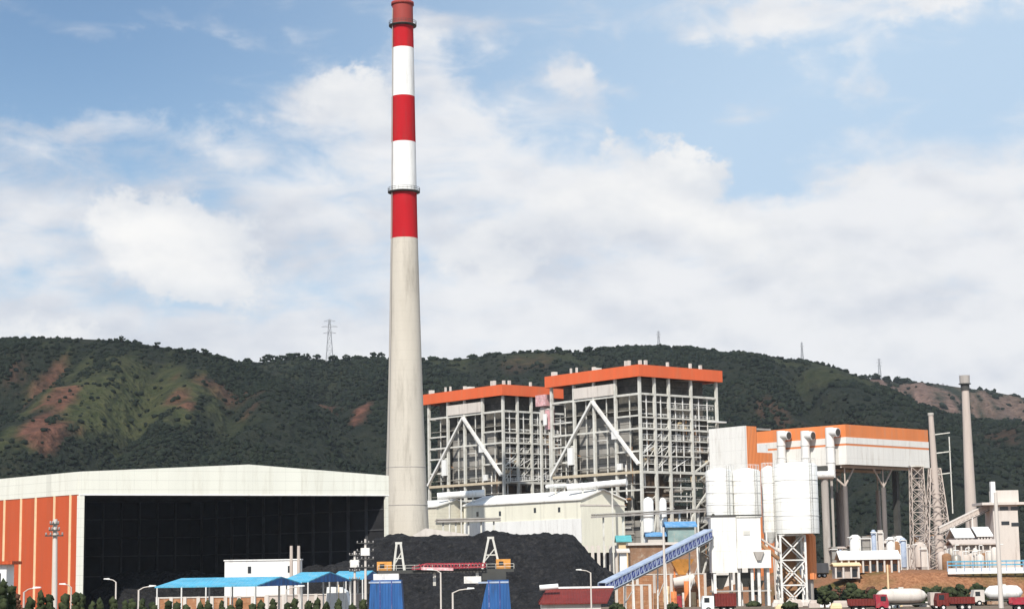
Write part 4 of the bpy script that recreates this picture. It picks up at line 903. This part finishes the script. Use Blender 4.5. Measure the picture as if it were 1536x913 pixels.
o = thing('slim_chimney', (cb.x, 900, 0), 'slim bare concrete chimney with dark cap at the right', 'chimney'); cbx = cb.x-.4; ctx = ct.x
def ry(py): return float(np.interp(py, (585, 765), (1.7, 2.45)))*900/560*.62*1.18
zt, z5, z6 = ct.z, at(1445, 575, 900).z, at(1445, 585, 900).z
MB().tube((cb.x-.3, 900, 0), (ct.x+.6, 900, z6), 3.3, 1.75, 28).build('shaft', M['conpink'], o)
MB().tube((ct.x+.6, 900, z6), (ct.x+.5, 900, z5), 2.1, 2.1, 24).build('dark_collar', M['steeld'], o); MB().tube((ct.x+.5, 900, z5), (ct.x+.5, 900, zt), 2.4, 2.5, 24).build('cap', M['concrete'], o)
MB().lathe((ct.x+.5, 900, 0), [(2.9, z5-.4), (3.0, z5), (2.4, z5+.05)], 24).build('gallery', M['steeld'], o)

# ------------------------------------------------------------------ right-hand yard
conveyor(at(1408, 800, 520), at(1497, 757, 520), 2.6, 1.6, 'grey covered conveyor climbing to the concrete transfer tower', 'concw', 'concw', legs=3, n=14, z0=TZ, msheet='conpink')
a, b = at(1489, 757, 515), at(1531, 850, 515); o = thing('transfer_tower', ((a.x+b.x)/2, 515, TZ), 'pale concrete transfer tower at the right end of the conveyor', 'tower')
MB().box(a.x, 515, TZ, b.x, 524, a.z).build('walls', M['concw'], o); c = at(1472, 748, 514); e = at(1542, 742, 514); MB().box(c.x, 513.5, a.z+.01, e.x, 525, a.z+.7).build('roof_slab', M['concw'], o)
c = at(1493, 735, 516); e = at(1528, 748, 516); MB().box(c.x, 516, a.z+.71, e.x, 523, c.z).build('penthouse', M['concw'], o); MB().box(c.x-1.3, 515.5, a.z+.72, c.x-.1, 517, at(1490, 722, 516).z).build('vent_stack', M['white'], o)
for px, py in ((1506, 762), (1522, 762), (1508, 784), (1523, 786)): q = at(px, py, 515); MB().box(q.x-1.1, 514.93, q.z-.5, q.x+1.1, 515.02, q.z+.5).build('window', M['glass'], o)
# wide pale sheds in the middle distance on the right (to and beyond the frame)
px_seed = len
def wshed(x0, x1, pyt, pye, Y, dep, label, wall='conpink', roof='white', z0=TZ, posts=5, name='pale_shed'):
    a, b = at(x0, pye, Y), at(x1, pye, Y); zt = at((x0+x1)/2, pyt, Y).z; t = thing(name, ((a.x+b.x)/2, Y, z0), label, 'shed')
    z1 = min(a.z, b.z); MB().box(a.x+.5, Y+1.2, z0, b.x-.5, Y+dep, z1).build('walls', M[wall], t)
    MB().prism([(a.x, Y, z1), (a.x, Y, z1+.3), (a.x, Y+dep*.5, zt), (a.x, Y+dep+.5, z1+.3), (a.x, Y+dep+.5, z1), (a.x, Y+dep*.5, zt-.3)], (b.x-a.x, 0, 0)).build('roof', M[roof], t)
    for k in range(posts):
        st_ = (b.x-a.x-1.2)/(posts-1); x = a.x+.6+st_*k; MB().box(x-.2, Y+.3, z0, x+.2, Y+.7, z1).build('post', M['concw'], t)
        if k < posts-1 and (k*7+int(px_seed(label))) % 4: MB().box(x+st_*.2, Y+1.12, z0+(z1-z0)*.1, x+st_*.85, Y+1.19, z0+(z1-z0)*(.55+.1*(k % 3))).build('opening', M['glass'], t)
    return t
wshed(1432, 1462, 791, 806, 490, 10, 'white-roofed shed left of the transfer tower'); wshed(1465, 1490, 789, 804, 495, 10, 'white-roofed shed directly left of the transfer tower')
wshed(1428, 1500, 808, 816, 480, 8, 'low pinkish shed with posts behind the blue railing', 'conpink', 'conpink', posts=7)
wshed(1259, 1352, 825, 838, 446, 7, 'long low white-roofed shed on top of the red soil bank', 'brick', 'white', posts=9)
wshed(1250, 1292, 843, 848, 441, 5, 'small cream open shed at the left end of the red bank', 'conpink', 'cream', z0=TZ-1.2, posts=4)
wshed(1250, 1270, 819, 822, 640, 10, 'pale flat shed between the condenser columns', 'concdk', 'conpink'); wshed(1306, 1340, 810, 814, 660, 12, 'grey shed behind the condenser columns', 'concrete', 'concw'); wshed(1349, 1368, 815, 819, 600, 10, 'pale hut beneath the right end of the condenser', 'concdk', 'conpink')
wshed(1276, 1292, 817, 820, 600, 9, 'little pale hut between the left condenser columns', 'concdk', 'conpink')
# blue railing on the bank
o = thing('blue_fence', (at(1460, 850, 442).x, 442, TZ), 'pale blue railing with white base panels on the bank', 'fence'); a, b = at(1421, 842, 442), at(1560, 842, 442)
z0 = TZ; z1 = a.z
for k in range(12): x = a.x+(b.x-a.x)*k/11; MB().box(x-.12, 441.9, z0, x+.12, 442.1, z1+.2).build('post', M['bluew'], o)
for z in (z1, (z1+z0)/2+.3): MB().box(a.x, 441.85, z-.14, b.x, 441.89, z+.14).build('rail', M['cyan'], o)
MB().box(a.x, 441.95, z0-.6, b.x, 442.05, z0+.75).build('base_panel', M['white'], o)
# vehicles
def wheel(t, x, y, z, r, w_=.3):
    wh = MB().tube((x, y-w_/2, z), (x, y+w_/2, z), r, n=16).build('wheel', M['rubber'], t); MB().tube((x, y-w_/2-.02, z), (x, y-w_/2-.005, z), r*.5, n=12).build('rim', M['steelw'], wh)
def truck(px, py, Y, L_, label, cab='crim', load='white', kind='box', z0=None, flip=1, cat='truck'):
    p = at(px, py, Y); z0 = p.z if z0 is None else z0; t = thing('parked_truck' if kind != 'tank' else 'tanker_truck', (p.x, Y, z0), label, cat)
    X = lambda u: p.x+flip*u
    MB().box(X(-L_/2), Y-.5, z0+.8, X(L_/2), Y+.5, z0+1.05).build('chassis', M['steeld'], t)
    c = MB(); c.prism([(X(L_/2-2.1), Y-1.2, z0+.7), (X(L_/2), Y-1.2, z0+.7), (X(L_/2+.05), Y-1.2, z0+1.7), (X(L_/2-.25), Y-1.2, z0+2.9), (X(L_/2-2.1), Y-1.2, z0+2.9)], (0, 2.4, 0)); cb_ = c.build('cab', M[cab], t)
    MB().box(X(L_/2-1.3), Y-1.24, z0+1.8, X(L_/2-.4), Y-1.205, z0+2.6).build('side_window', M['glass'], cb_)
    if kind == 'box': MB().box(X(-L_/2), Y-1.25, z0+1.1, X(L_/2-2.3), Y+1.25, z0+3.3).build('cargo_box', M[load], t)
    elif kind == 'tank':
        a, b = X(-L_/2), X(L_/2-2.4); zc_ = z0+2.35; T_ = MB(); pr = [(0, .15), (.06, .8), (.14, 1.22), (.3, 1.3), (.7, 1.3), (.86, 1.22), (.94, .8), (1, .15)]
        for (s0, r0), (s1, r1) in zip(pr, pr[1:]): T_.tube((a+(b-a)*s0, Y, zc_), (a+(b-a)*s1, Y, zc_), r0, r1, 20, cap=False)
        T_.build('tank', M[load], t); MB().box((a+b)/2-.4, Y-.3, zc_+1.25, (a+b)/2+.4, Y+.3, zc_+1.55).build('hatch', M['steel'], t)
    else:
        MB().box(X(-L_/2), Y-1.25, z0+1.1, X(L_/2-2.3), Y-1.15, z0+2.2).box(X(-L_/2), Y+1.15, z0+1.1, X(L_/2-2.3), Y+1.25, z0+2.2).box(X(-L_/2), Y-1.14, z0+1.06, X(L_/2-2.3), Y+1.14, z0+1.3).build('cargo_bed', M[load], t)
    for u in (-L_/2+1, -L_/2+2.2, L_/2-1.1):
        for dy in (-1.05, 1.05): wheel(t, X(u), Y+dy, z0+.5, .5)
truck(1222, 866, 424, 6.2, 'grey-green box truck parked left of the red bank', 'white', 'concrete', flip=-1)
GZ = 0.0
# lower yard in front of the bank
truck(1322, 0, 330, 11.5, 'pale grey tanker lorry in the yard below the bank, left of the other tanker', 'conpink', 'concw', 'tank', z0=1.604)
truck(1450, 0, 350, 9.5, 'white tanker lorry at the right of the yard', 'concw', 'white', 'tank', z0=1.604, flip=-1)
truck(1264, 0, 318, 6.5, 'red open lorry left of the pale grey tanker', 'crim', 'dkred', 'bed', z0=1.604)
truck(1388, 0, 322, 6.5, 'dark red open lorry between the two tankers', 'dkred', 'dkred', 'bed', z0=1.604, flip=-1)
truck(1050, 0, 330, 6, 'dark red box van with white cab beside the silo legs', 'white', 'dkred', 'box', z0=1.604, flip=-1)
truck(1495, 0, 310, 6, 'crimson lorry at the far right of the yard', 'crim', 'crim', 'bed', z0=1.604)
# the vehicles stand on a raised apron
ap = MB(); ap.prism([(26, 296, 0.01), (34, 302, 1.6), (34, 378, 1.6), (26, 386, 0.01)], (130, 0, 0)); struct(ap, 'yard_apron', GROUNDM)
#@@APRON@@

# ------------------------------------------------------------------ poles and lamps
def lamp(px, pyt, Y, label, armpx=20, side=1, m='concw', z0=0, h_r=.10, grp='street lamps along the front'):
    p = at(px, pyt, Y); t = thing('street_lamp', (p.x, Y, z0), label, 'street lamp', grp); k = Y/F_PX
    MB().tube((p.x, Y, z0), (p.x, Y, p.z), h_r*1.4, h_r, 10).build('pole', M[m], t)
    e = Vector((p.x+side*armpx*k, Y, p.z+.35)); MB().path([(p.x, Y, p.z-.05), (p.x+side*armpx*k*.45, Y, p.z+.25), e], h_r*.6, 8).build('arm', M[m], t)
    MB().prism([(e.x-.1*side, Y-.16, e.z-.05), (e.x+.75*side, Y-.14, e.z+.02), (e.x+.7*side, Y-.14, e.z+.14), (e.x, Y-.16, e.z+.17)], (0, .32, 0)).build('lamp_head', M['white'], t)
    MB().box(p.x-.25, Y-.25, z0, p.x+.25, Y+.25, z0+.3).build('base', M['concrete'], t)
lamp(174, 872, 250, 'single-arm street lamp in front of the shed mouth, arm to the left', 10, -1)
lamp(208, 884, 210, 'single-arm street lamp beside the left end of the blue canopy', 16, 1)
lamp(36, 887, 190, 'street lamp before the orange wall left of the utility pole', 14, 1, 'conpink'); lamp(107, 880, 230, 'street lamp just right of the utility pole', 9, -1, 'conpink')
lamp(429, 884, 210, 'street lamp in front of the second blue canopy', 18, 1)
lamp(661, 858, 240, 'street lamp under the red boom, arm to the left', 12, -1); lamp(679, 888, 200, 'street lamp with long arm right of the one under the boom', 22, 1); lamp(886, 858, 260, 'street lamp beside the dark red roof', 14, -1)
def pole(px, pyt, Y, r, label, m='concw', name='utility_pole', arms=(), z0=0, ins=True, lean=0):
    p = at(px, pyt, Y); t = thing(name, (p.x, Y, z0), label, 'pole'); MB().tube((p.x+lean, Y, z0), (p.x, Y, p.z), r*1.25, r*.85, 14).build('shaft', M[m], t); k = Y/F_PX
    for py, wpx in arms:
        z = at(px, py, Y).z; h = wpx*k/2; ar = MB().bar((p.x-h, Y-r-.08, z), (p.x+h, Y-r-.08, z), .14).build('cross_arm', M['steeld'], t)
        if ins:
            for s_ in (-.9, -.4, .4, .9): MB().lathe((p.x+h*s_, Y-r-.08, z), [(.05, .07), (.13, .12), (.06, .2), (.12, .26), (.05, .36)], 10).build('insulator', M['insul'], ar)
    return t, p
pole(83, 778, 205, .28, 'pale concrete utility pole in front of the orange wall', arms=((803, 27), (786, 13), (795, 16)), lean=.15)
pole(995, 790, 300, .20, 'slim pale lamp pole in front of the conveyor', 'concw', 'lamp_pole', arms=())
pole(1493, 738, 330, .36, 'tall pale pole at the right edge before the transfer tower', 'concw', 'lamp_pole', arms=())
pole(1331, 846, 400, .2, 'short pale post standing in front of the red soil bank', 'cream', 'gate_post', z0=0)
for px, lb in ((437, 'left of the two pale posts beside the white cabin'), (448, 'right of the two pale posts beside the white cabin')): pole(px, 818, 400, .38, lb, 'conpink', 'steel_post')
# switch poles with stacks of insulators left of the gantry
for px, pyt, Y, lb, sp in ((548, 808, 300, 'pole crowded with insulators left of the blue gantry leg', 26), (532, 826, 305, 'lower pole with insulators beside the crowded one', 16)):
    t, p = pole(px, pyt, Y, .2, lb, 'concw', 'switch_pole', arms=tuple((pyt+6+12*k, sp) for k in range(4)))
    MB().box(p.x-.7, Y-.6, p.z-2.6, p.x+.7, Y+.6, p.z-1.4).build('transformer', M['steelw'], t)

# ------------------------------------------------------------------ blue canopies, white cabin, gantry
def canopy(x0, x1, dxr, pye, pyr, Y, dep, label, drop=1.0, z0=0):
    """ridge set back from the front eave and shifted right: a duo-pitch roof seen from the left end"""
    a, b = at(x0, pye, Y), at(x1, pye, Y); rz = at((x0+x1)/2+dxr, pyr, Y+dep/2).z; t = thing('blue_canopy', ((a.x+b.x)/2, Y, z0), label, 'canopy', 'blue canopies in the front yard'); sh = dxr*Y/F_PX
    def strip(p, q, nm):
        MB().prism([p[0], p[1], q[1], q[0]], (0, 0, .18)).build(nm, M['cyan'], t)
    ez = (a.z+b.z)/2
    f0, f1 = Vector((a.x, Y, ez)), Vector((b.x, Y, ez)); r0, r1 = Vector((a.x+sh, Y+dep/2, rz)), Vector((b.x+sh, Y+dep/2, rz)); k0, k1 = Vector((a.x+2*sh, Y+dep, ez)), Vector((b.x+2*sh, Y+dep, ez))
    strip((f0, f1), (r0, r1), 'front_slope'); strip((r0+Vector((0,.01,0)), r1+Vector((0,.01,0))), (k0, k1), 'back_slope')
    g_ = MB(); g_._add([f1, r1-Vector((0,0,.02)), k1], [(0, 1, 2)]); g_._add([f1+Vector((.05,0,-.02)), r1+Vector((.05,0,-.05)), k1+Vector((.05,0,-.02))], [(2, 1, 0)]); g_.build('gable', M['blue'], t)
    for k in range(5):
        for q0, q1 in ((f0, f1), (k0, k1)):
            q = q0.lerp(q1, (k+.1)/4.2); MB().tube((q.x, q.y, z0), (q.x, q.y, q.z), .12, n=8).build('post', M['steelw'], t)
    return t
canopy(232, 386, 26, 880, 867, 285, 16, 'longer bright blue canopy at the left, on thin white posts')
canopy(418, 463, 25, 873, 859, 300, 16, 'shorter blue canopy right of the long one, before the gantry')
canopy(493, 545, 10, 869, 857, 340, 14, 'third and smallest blue canopy, behind the crowded insulator poles')
a, b = at(337, 841, 400), at(450, 862, 400); o = thing('white_cabin', ((a.x+b.x)/2, 400, 0), 'long white flat cabin behind the blue canopies', 'cabin')
MB().box(a.x, 400, 0, b.x, 404, a.z).build('body', M['white'], o); MB().box(a.x-.2, 399.8, a.z+.001, b.x+.2, 404.2, a.z+.25).build('roof', M['white'], o)
for k in (.33, .86): q = a.x+(b.x-a.x)*k; MB().box(q-.35, 399.9, a.z-2.6, q+.35, 399.99, a.z-1.2).build('window', M['glass'], o)
for k in range(3): q = a.x+(b.x-a.x)*(.18+.25*k); MB().box(q-.5, 399.9, .1, q+.5, 399.99, 2.2).build('door', M['steel'], o)
wallrun(236, 400, 897, 330, .4, 'brick', 'low brown wall under the long blue canopy', pil=9); wallrun(400, 548, 893, 345, .4, 'conpink', 'low pinkish wall right of the brown one, under the second canopy', pil=7)
o = thing('white_tent', (at(500, 890, 318).x, 318, 0), 'white sheeted tent under the second blue canopy', 'tent'); a = at(485, 880, 318); b = at(527, 913, 318); MB().prism([(a.x, 318, 0), (b.x+.6, 318, 0), (b.x-.9, 318, a.z-.8), (b.x-1.9, 318, a.z-.1), (a.x+.6, 318, a.z)], (0, 5, 0)).build('sheet', M['white'], o)
MB().bar((a.x+2.6, 317.9, 0), (a.x+2.6, 317.9, a.z+.4), .12).build('post', M['cream'], o)
# coal yard gantry
GY = 330.0
def G(px, py, Y=GY): return at(px, py, Y)
t = thing('yard_gantry', (G(672, 900).x, GY, 0), 'dark gantry deck on two blue legs in front of the coal heap', 'gantry')
a, b = G(568, 860), G(771, 856); MB().box(a.x, GY-1.2, a.z, b.x, GY+1.2, a.z+.55).build('deck', M['steeld'], t)
for z in (.9, 1.4): MB().box(a.x, GY-1.25, a.z+z, b.x, GY-1.19, a.z+z+.06).build('handrail', M['steel'], t)
for k in range(16): x = a.x+(b.x-a.x)*k/15; MB().box(x-.04, GY-1.25, a.z+.55, x+.04, GY-1.19, a.z+1.4).build('rail_post', M['steel'], t)
for x0, x1, mm in ((553, 607, 'l'), (716, 767, 'r')):
    p, q = G(x0, 866), G(x1, 866); w_ = q.x-p.x; zt = p.z-.4
    MB().box(p.x+w_*.15, GY-1.6, zt+.001, q.x-w_*.15, GY+1.4, a.z-.001).build('leg_head', M['steelw' if mm == 'l' else 'steeld'], t)
    lg = MB().prism([(p.x, GY-2.4, 0), (q.x, GY-2.4, 0), (q.x-w_*.08, GY-2.4, zt), (p.x+w_*(.08 if mm == 'l' else .3), GY-2.4, zt)], (0, 4.4, 0)).build('blue_leg', M['blue'], t)
    for k in (.34, .66): x = p.x+w_*k; MB().box(x-.09, GY-2.5, 0, x+.09, GY-2.405, zt-.1).build('stiffener', M['bluedk'], lg)
    MB().box(p.x+.2, GY-2.48, zt-.55, q.x-.5, GY-2.41, zt-.25).build('collar', M['bluew'], lg)
for x0, x1, y0, y1 in ((566, 588, 842, 857), (744, 766, 838, 853)):
    p, q = G(x0, y0), G(x1, y1); mo = MB().box(p.x, GY-1.0, a.z+.56, q.x, GY+.8, p.z).build('winch_house', M['yel'], t)
    MB().box(p.x+.5, GY-1.06, p.z-1.1, p.x+1.3, GY-1.005, p.z-.4).build('window', M['glass'], mo)
for px, pyt, sp in ((598, 814, 16), (736, 806, 26)):
    q = G(px, pyt); k = sp*GY/F_PX/2; fr = MB()
    for sx_ in (-1, 1): fr.bar((q.x+sx_*k, GY, a.z+.56), (q.x+sx_*.35, GY, q.z), .36)
    fr.bar((q.x-.6, GY, q.z), (q.x+.6, GY, q.z), .4); fr.bar((q.x-k*.6, GY, (a.z+q.z)/2), (q.x+k*.6, GY, (a.z+q.z)/2), .2); fr.bar((q.x-k*.8, GY, a.z*.7+q.z*.3), (q.x+k*.5, GY, a.z*.3+q.z*.7), .18); fr.build('mast_frame', M['steel'], t)
for px in (652, 716): q = G(px, 880); MB().bar((q.x, GY-.5, a.z), (q.x, GY-.5, a.z-2.2), .5).build('hanger', M['steel'], t)
q = G(710, 868); MB().box(q.x-1.6, GY-1.6, q.z-.7, q.x+1.4, GY, q.z+.5).build('winch', M['steelw'], t)
o = thing('red_boom', G(675, 850, GY-3), 'crimson lattice boom lying across the gantry deck', 'crane boom')
p, q = G(618, 853, GY-2), G(728, 850, GY-2); lt = MB()
for dz, dy in ((0, -.4), (0, .4), (.9, 0)): lt.bar(p+Vector((0, dy, dz*.35)), p.lerp(q, .2)+Vector((0, dy, dz)), .16); lt.bar(p.lerp(q, .2)+Vector((0, dy, dz)), q+Vector((0, dy, dz*.7)), .16)
for k in range(20):
    s0, s1 = p.lerp(q, .1+k/22), p.lerp(q, .1+(k+1)/22); lt.bar(s0+Vector((0, -.4, 0)), s1+Vector((0, 0, .85)), .1); lt.bar(s0+Vector((0, 0, .85)), s1+Vector((0, -.4, 0)), .1)
lt.build('boom', M['crim'], o); p2 = G(632, 852, GY-2.6); q2 = G(680, 853, GY-2.6); MB().bar(p2, q2, .15, .5).build('pale_plate', M['pink'], o)
# dark red roof in front of the coal heap
a, b = at(808, 888, 300), at(905, 888, 300); o = thing('red_roofed_store', ((a.x+b.x)/2, 300, 0), 'store with dark red roof and white ridge edge before the coal heap', 'store')
zr = at(850, 882, 306).z; MB().box(a.x+.4, 300.4, 0, b.x-.4, 311.6, a.z-1.9).build('walls', M['concw'], o)
MB().prism([(a.x, 299.8, a.z-1.9), (a.x, 299.8, a.z-1.7), (a.x+1.4, 306, zr), (a.x+1.4, 306, zr-.2)], (b.x-a.x+.6, 0, 0)).build('front_slope', M['dkred'], o)
MB().prism([(a.x+1.4, 306.01, zr), (a.x+1.4, 306.01, zr-.2), (a.x, 312.2, a.z-1.9), (a.x, 312.2, a.z-1.7)], (b.x-a.x+.6, 0, 0)).build('back_slope', M['dkred'], o)
MB().box(a.x+1.2, 305.7, zr+.001, b.x+2, 306.3, zr+.3).build('ridge_cap', M['white'], o); MB().tube((a.x+.2, 303, zr+.2), (a.x+3.2, 303, zr+.4), .45, n=14).build('ridge_vent', M['white'], o)

# small kiosk at the left edge
o = thing('gate_kiosk', (at(2, 870, 200).x, 200, 0), 'small white kiosk with orange roof at the left edge', 'kiosk'); p = at(-22, 845, 200); q = at(10, 845, 200)
MB().box(p.x, 200, 0, q.x, 203, p.z-.1).build('body', M['white'], o); MB().box(p.x-.3, 199.5, p.z-.09, at(20, 845, 200).x, 203.5, p.z+.25).build('roof', M['orange'], o); MB().box(q.x-1.6, 199.9, p.z-2.3, q.x-.6, 199.99, p.z-1).build('window', M['glass'], o)

# ------------------------------------------------------------------ front planting
def shrub(px, pyt, Y, wpx, label, cat, grp, conical=False, lm=1, z0=0, name=None, ht=None):
    p = at(px, pyt, Y); k = Y/F_PX; wd = wpx*k; b = Vector((p.x, Y, z0 if ht is None else p.z-ht)); h = p.z-b.z
    t = thing(name or ('cypress_tree' if conical else 'garden_shrub'), b, label, cat, grp); MB().tube(b, b+Vector((0, 0, h*.8)), wd*.09, wd*.03, 6).build('trunk', M['bark'], t)
    pts, sz = [], []
    n = 110 if conical else 60
    for i in range(n):
        f = random.random(); r = wd/2*(max(.06, 1-f)**.8 if conical else math.sin(PI*(.15+.8*f))**.6); a = random.uniform(0, 2*PI); rr = r*math.sqrt(random.random())
        pts.append((math.cos(a)*rr, math.sin(a)*rr, h*(.12+.86*f) if conical else h*(.25+.7*f))); sz.append(wd*random.uniform(.15, .27))
    c = bpy.data.objects.new('crown', clump_mesh('crown', pts, sz, (LEAFM+[M['leafp']])[lm], .55, 1.2 if conical else .8)); COL.objects.link(c); c.parent = t
rs = random.Random(11)
for px, pyt in ((4, 872), (17, 880), (45, 893), (62, 889), (74, 892), (97, 893), (114, 887), (122, 892)):
    shrub(px, pyt, 160+rs.uniform(0, 14), 24, 'dark pointed shrub before the orange wall, lower left', 'shrub', 'dark pointed shrubs at lower left', True)
for k in range(26):
    px = 136+k*16.2+rs.uniform(-4, 4); shrub(px, 902+rs.uniform(-4, 6), 180+rs.uniform(0, 16), 21, 'small dark pointed shrub in the row along the bottom edge', 'shrub', 'row of pointed shrubs along the bottom', True)
shrub(22, 884, 185, 26, 'pale brownish bush beside the left kiosk', 'shrub', None, lm=2)
for k, (px, pyt) in enumerate(((925, 903), (1010, 905), (1090, 901), (1130, 904), (1185, 904), (1236, 879), (1245, 888), (1278, 874), (1290, 885), (1313, 884), (1345, 883), (1362, 884), (1375, 887), (1405, 880), (1424, 881), (1440, 876), (1466, 876), (1478, 884))):
    shrub(px, pyt, 338+rs.uniform(0, 34), 20, 'dark green bush in the yard along the lower right edge', 'shrub', 'bushes along the lower right yard', False, 1, z0=1.55 if px > 1060 else 0)

rs = random.Random(5)
for k in range(52):
    px = 1168+k*6.8+rs.uniform(-3, 3); Y = rs.uniform(418, 431)
    shrub(px, rs.uniform(878, 892), Y, rs.uniform(9, 17), 'low dark bush in the thicket along the foot of the red soil bank', 'shrub', 'thicket at the foot of the bank', False, rs.choice((0, 1, 1, 2)), z0=0)

# drums, pallets and sacks in front of the brick wall
rs = random.Random(21)
for k in range(16):
    px = 928+k*8.1+rs.uniform(-2, 2); drum(px, 900, rs.uniform(404, 420), rs.uniform(.45, .8), rs.uniform(1.5, 6.5), rs.choice(('yel', 'rust', 'concw', 'orange2', 'cream', 'redbrown')), 'upright drum or pipe offcut stored before the brick wall under the conveyor')['group'] = 'drums before the brick wall'
for k in range(24):
    px = 1165+k*14+rs.uniform(-6, 6); Y = rs.uniform(345, 372); p = at(px, 900, Y); w_ = rs.uniform(1.6, 3.6); h_ = rs.uniform(.7, 1.5)
    b_ = MB(); b_.frus((p.x, Y), 1.604, w_, 1.4, 1.6+h_*.55, w_*.97, 1.3); b_.frus((p.x+.1, Y), 1.6+h_*.56, w_*.9, 1.2, 1.6+h_, w_*.72, .8)
    tag(b_.build('sack_pile', M[rs.choice(('white', 'conpink', 'concw', 'cream', 'redbrown', 'dkred'))]), 'small covered pile of sacks in the lower right yard', 'pile', 'covered piles in the lower right yard')

# plant and tanks on the terrace behind the long white shed
rs = random.Random(33)
for k in range(22):
    px = 1250+k*7.6+rs.uniform(-3, 3); Y = rs.uniform(520, 600)
    if abs(px-1331) < 4: px += 7
    zt = at(px, rs.uniform(790, 826), Y).z; p = at(px, 800, Y); w_ = rs.uniform(.7, 1.9); t = thing('process_tank', (p.x, Y, TZ), 'small pale tank or pump frame on the terrace behind the long white-roofed shed', 'tank', 'small plant under the condenser')
    if k % 3: MB().lathe((p.x, Y, TZ), [(w_, .8), (w_, zt-TZ-.6), (w_*.5, zt-TZ)], 14).build('shell', M[rs.choice(('concw', 'steelw', 'pipe', 'conpink', 'rust', 'bluew'))], t)
    else: MB().cbox((p.x, Y), w_*1.6, 1.5, TZ+.8, zt).build('housing', M[rs.choice(('concw', 'casing', 'conpink', 'casingd'))], t)
    MB().cbox((p.x, Y), w_*1.5, 1.4, TZ, TZ+.79).build('base_block', M['concrete'], t)
    MB().path([(p.x+w_*.8, Y-1.2, TZ), (p.x+w_*.8, Y-1.2, zt-.8), (p.x-w_*1.5, Y-1.2, zt-.8)], .14, 8).build('pipe', M['steelw'], t)
for k in range(12):
    px = 1412+k*7.2; Y = rs.uniform(455, 474); p = at(px, 820, Y); zt = at(px, rs.uniform(818, 832), Y).z; w_ = rs.uniform(.6, 1.3); t = thing('process_tank', (p.x, Y, TZ), 'small rusty or pale vessel just behind the blue railing', 'tank', 'small vessels behind the blue railing')
    MB().lathe((p.x, Y, TZ), [(w_*.8, 0), (w_, .3), (w_, zt-TZ-.5), (w_*.4, zt-TZ)], 14).build('shell', M[rs.choice(('rust', 'conpink', 'concw', 'redbrown', 'pipe'))], t)
    MB().path([(p.x+w_*1.2, Y-1, TZ), (p.x+w_*1.2, Y-1, zt+.6), (p.x+w_*2.4, Y-1, zt+.6)], .13, 8).build('pipe', M['steelw'], t)
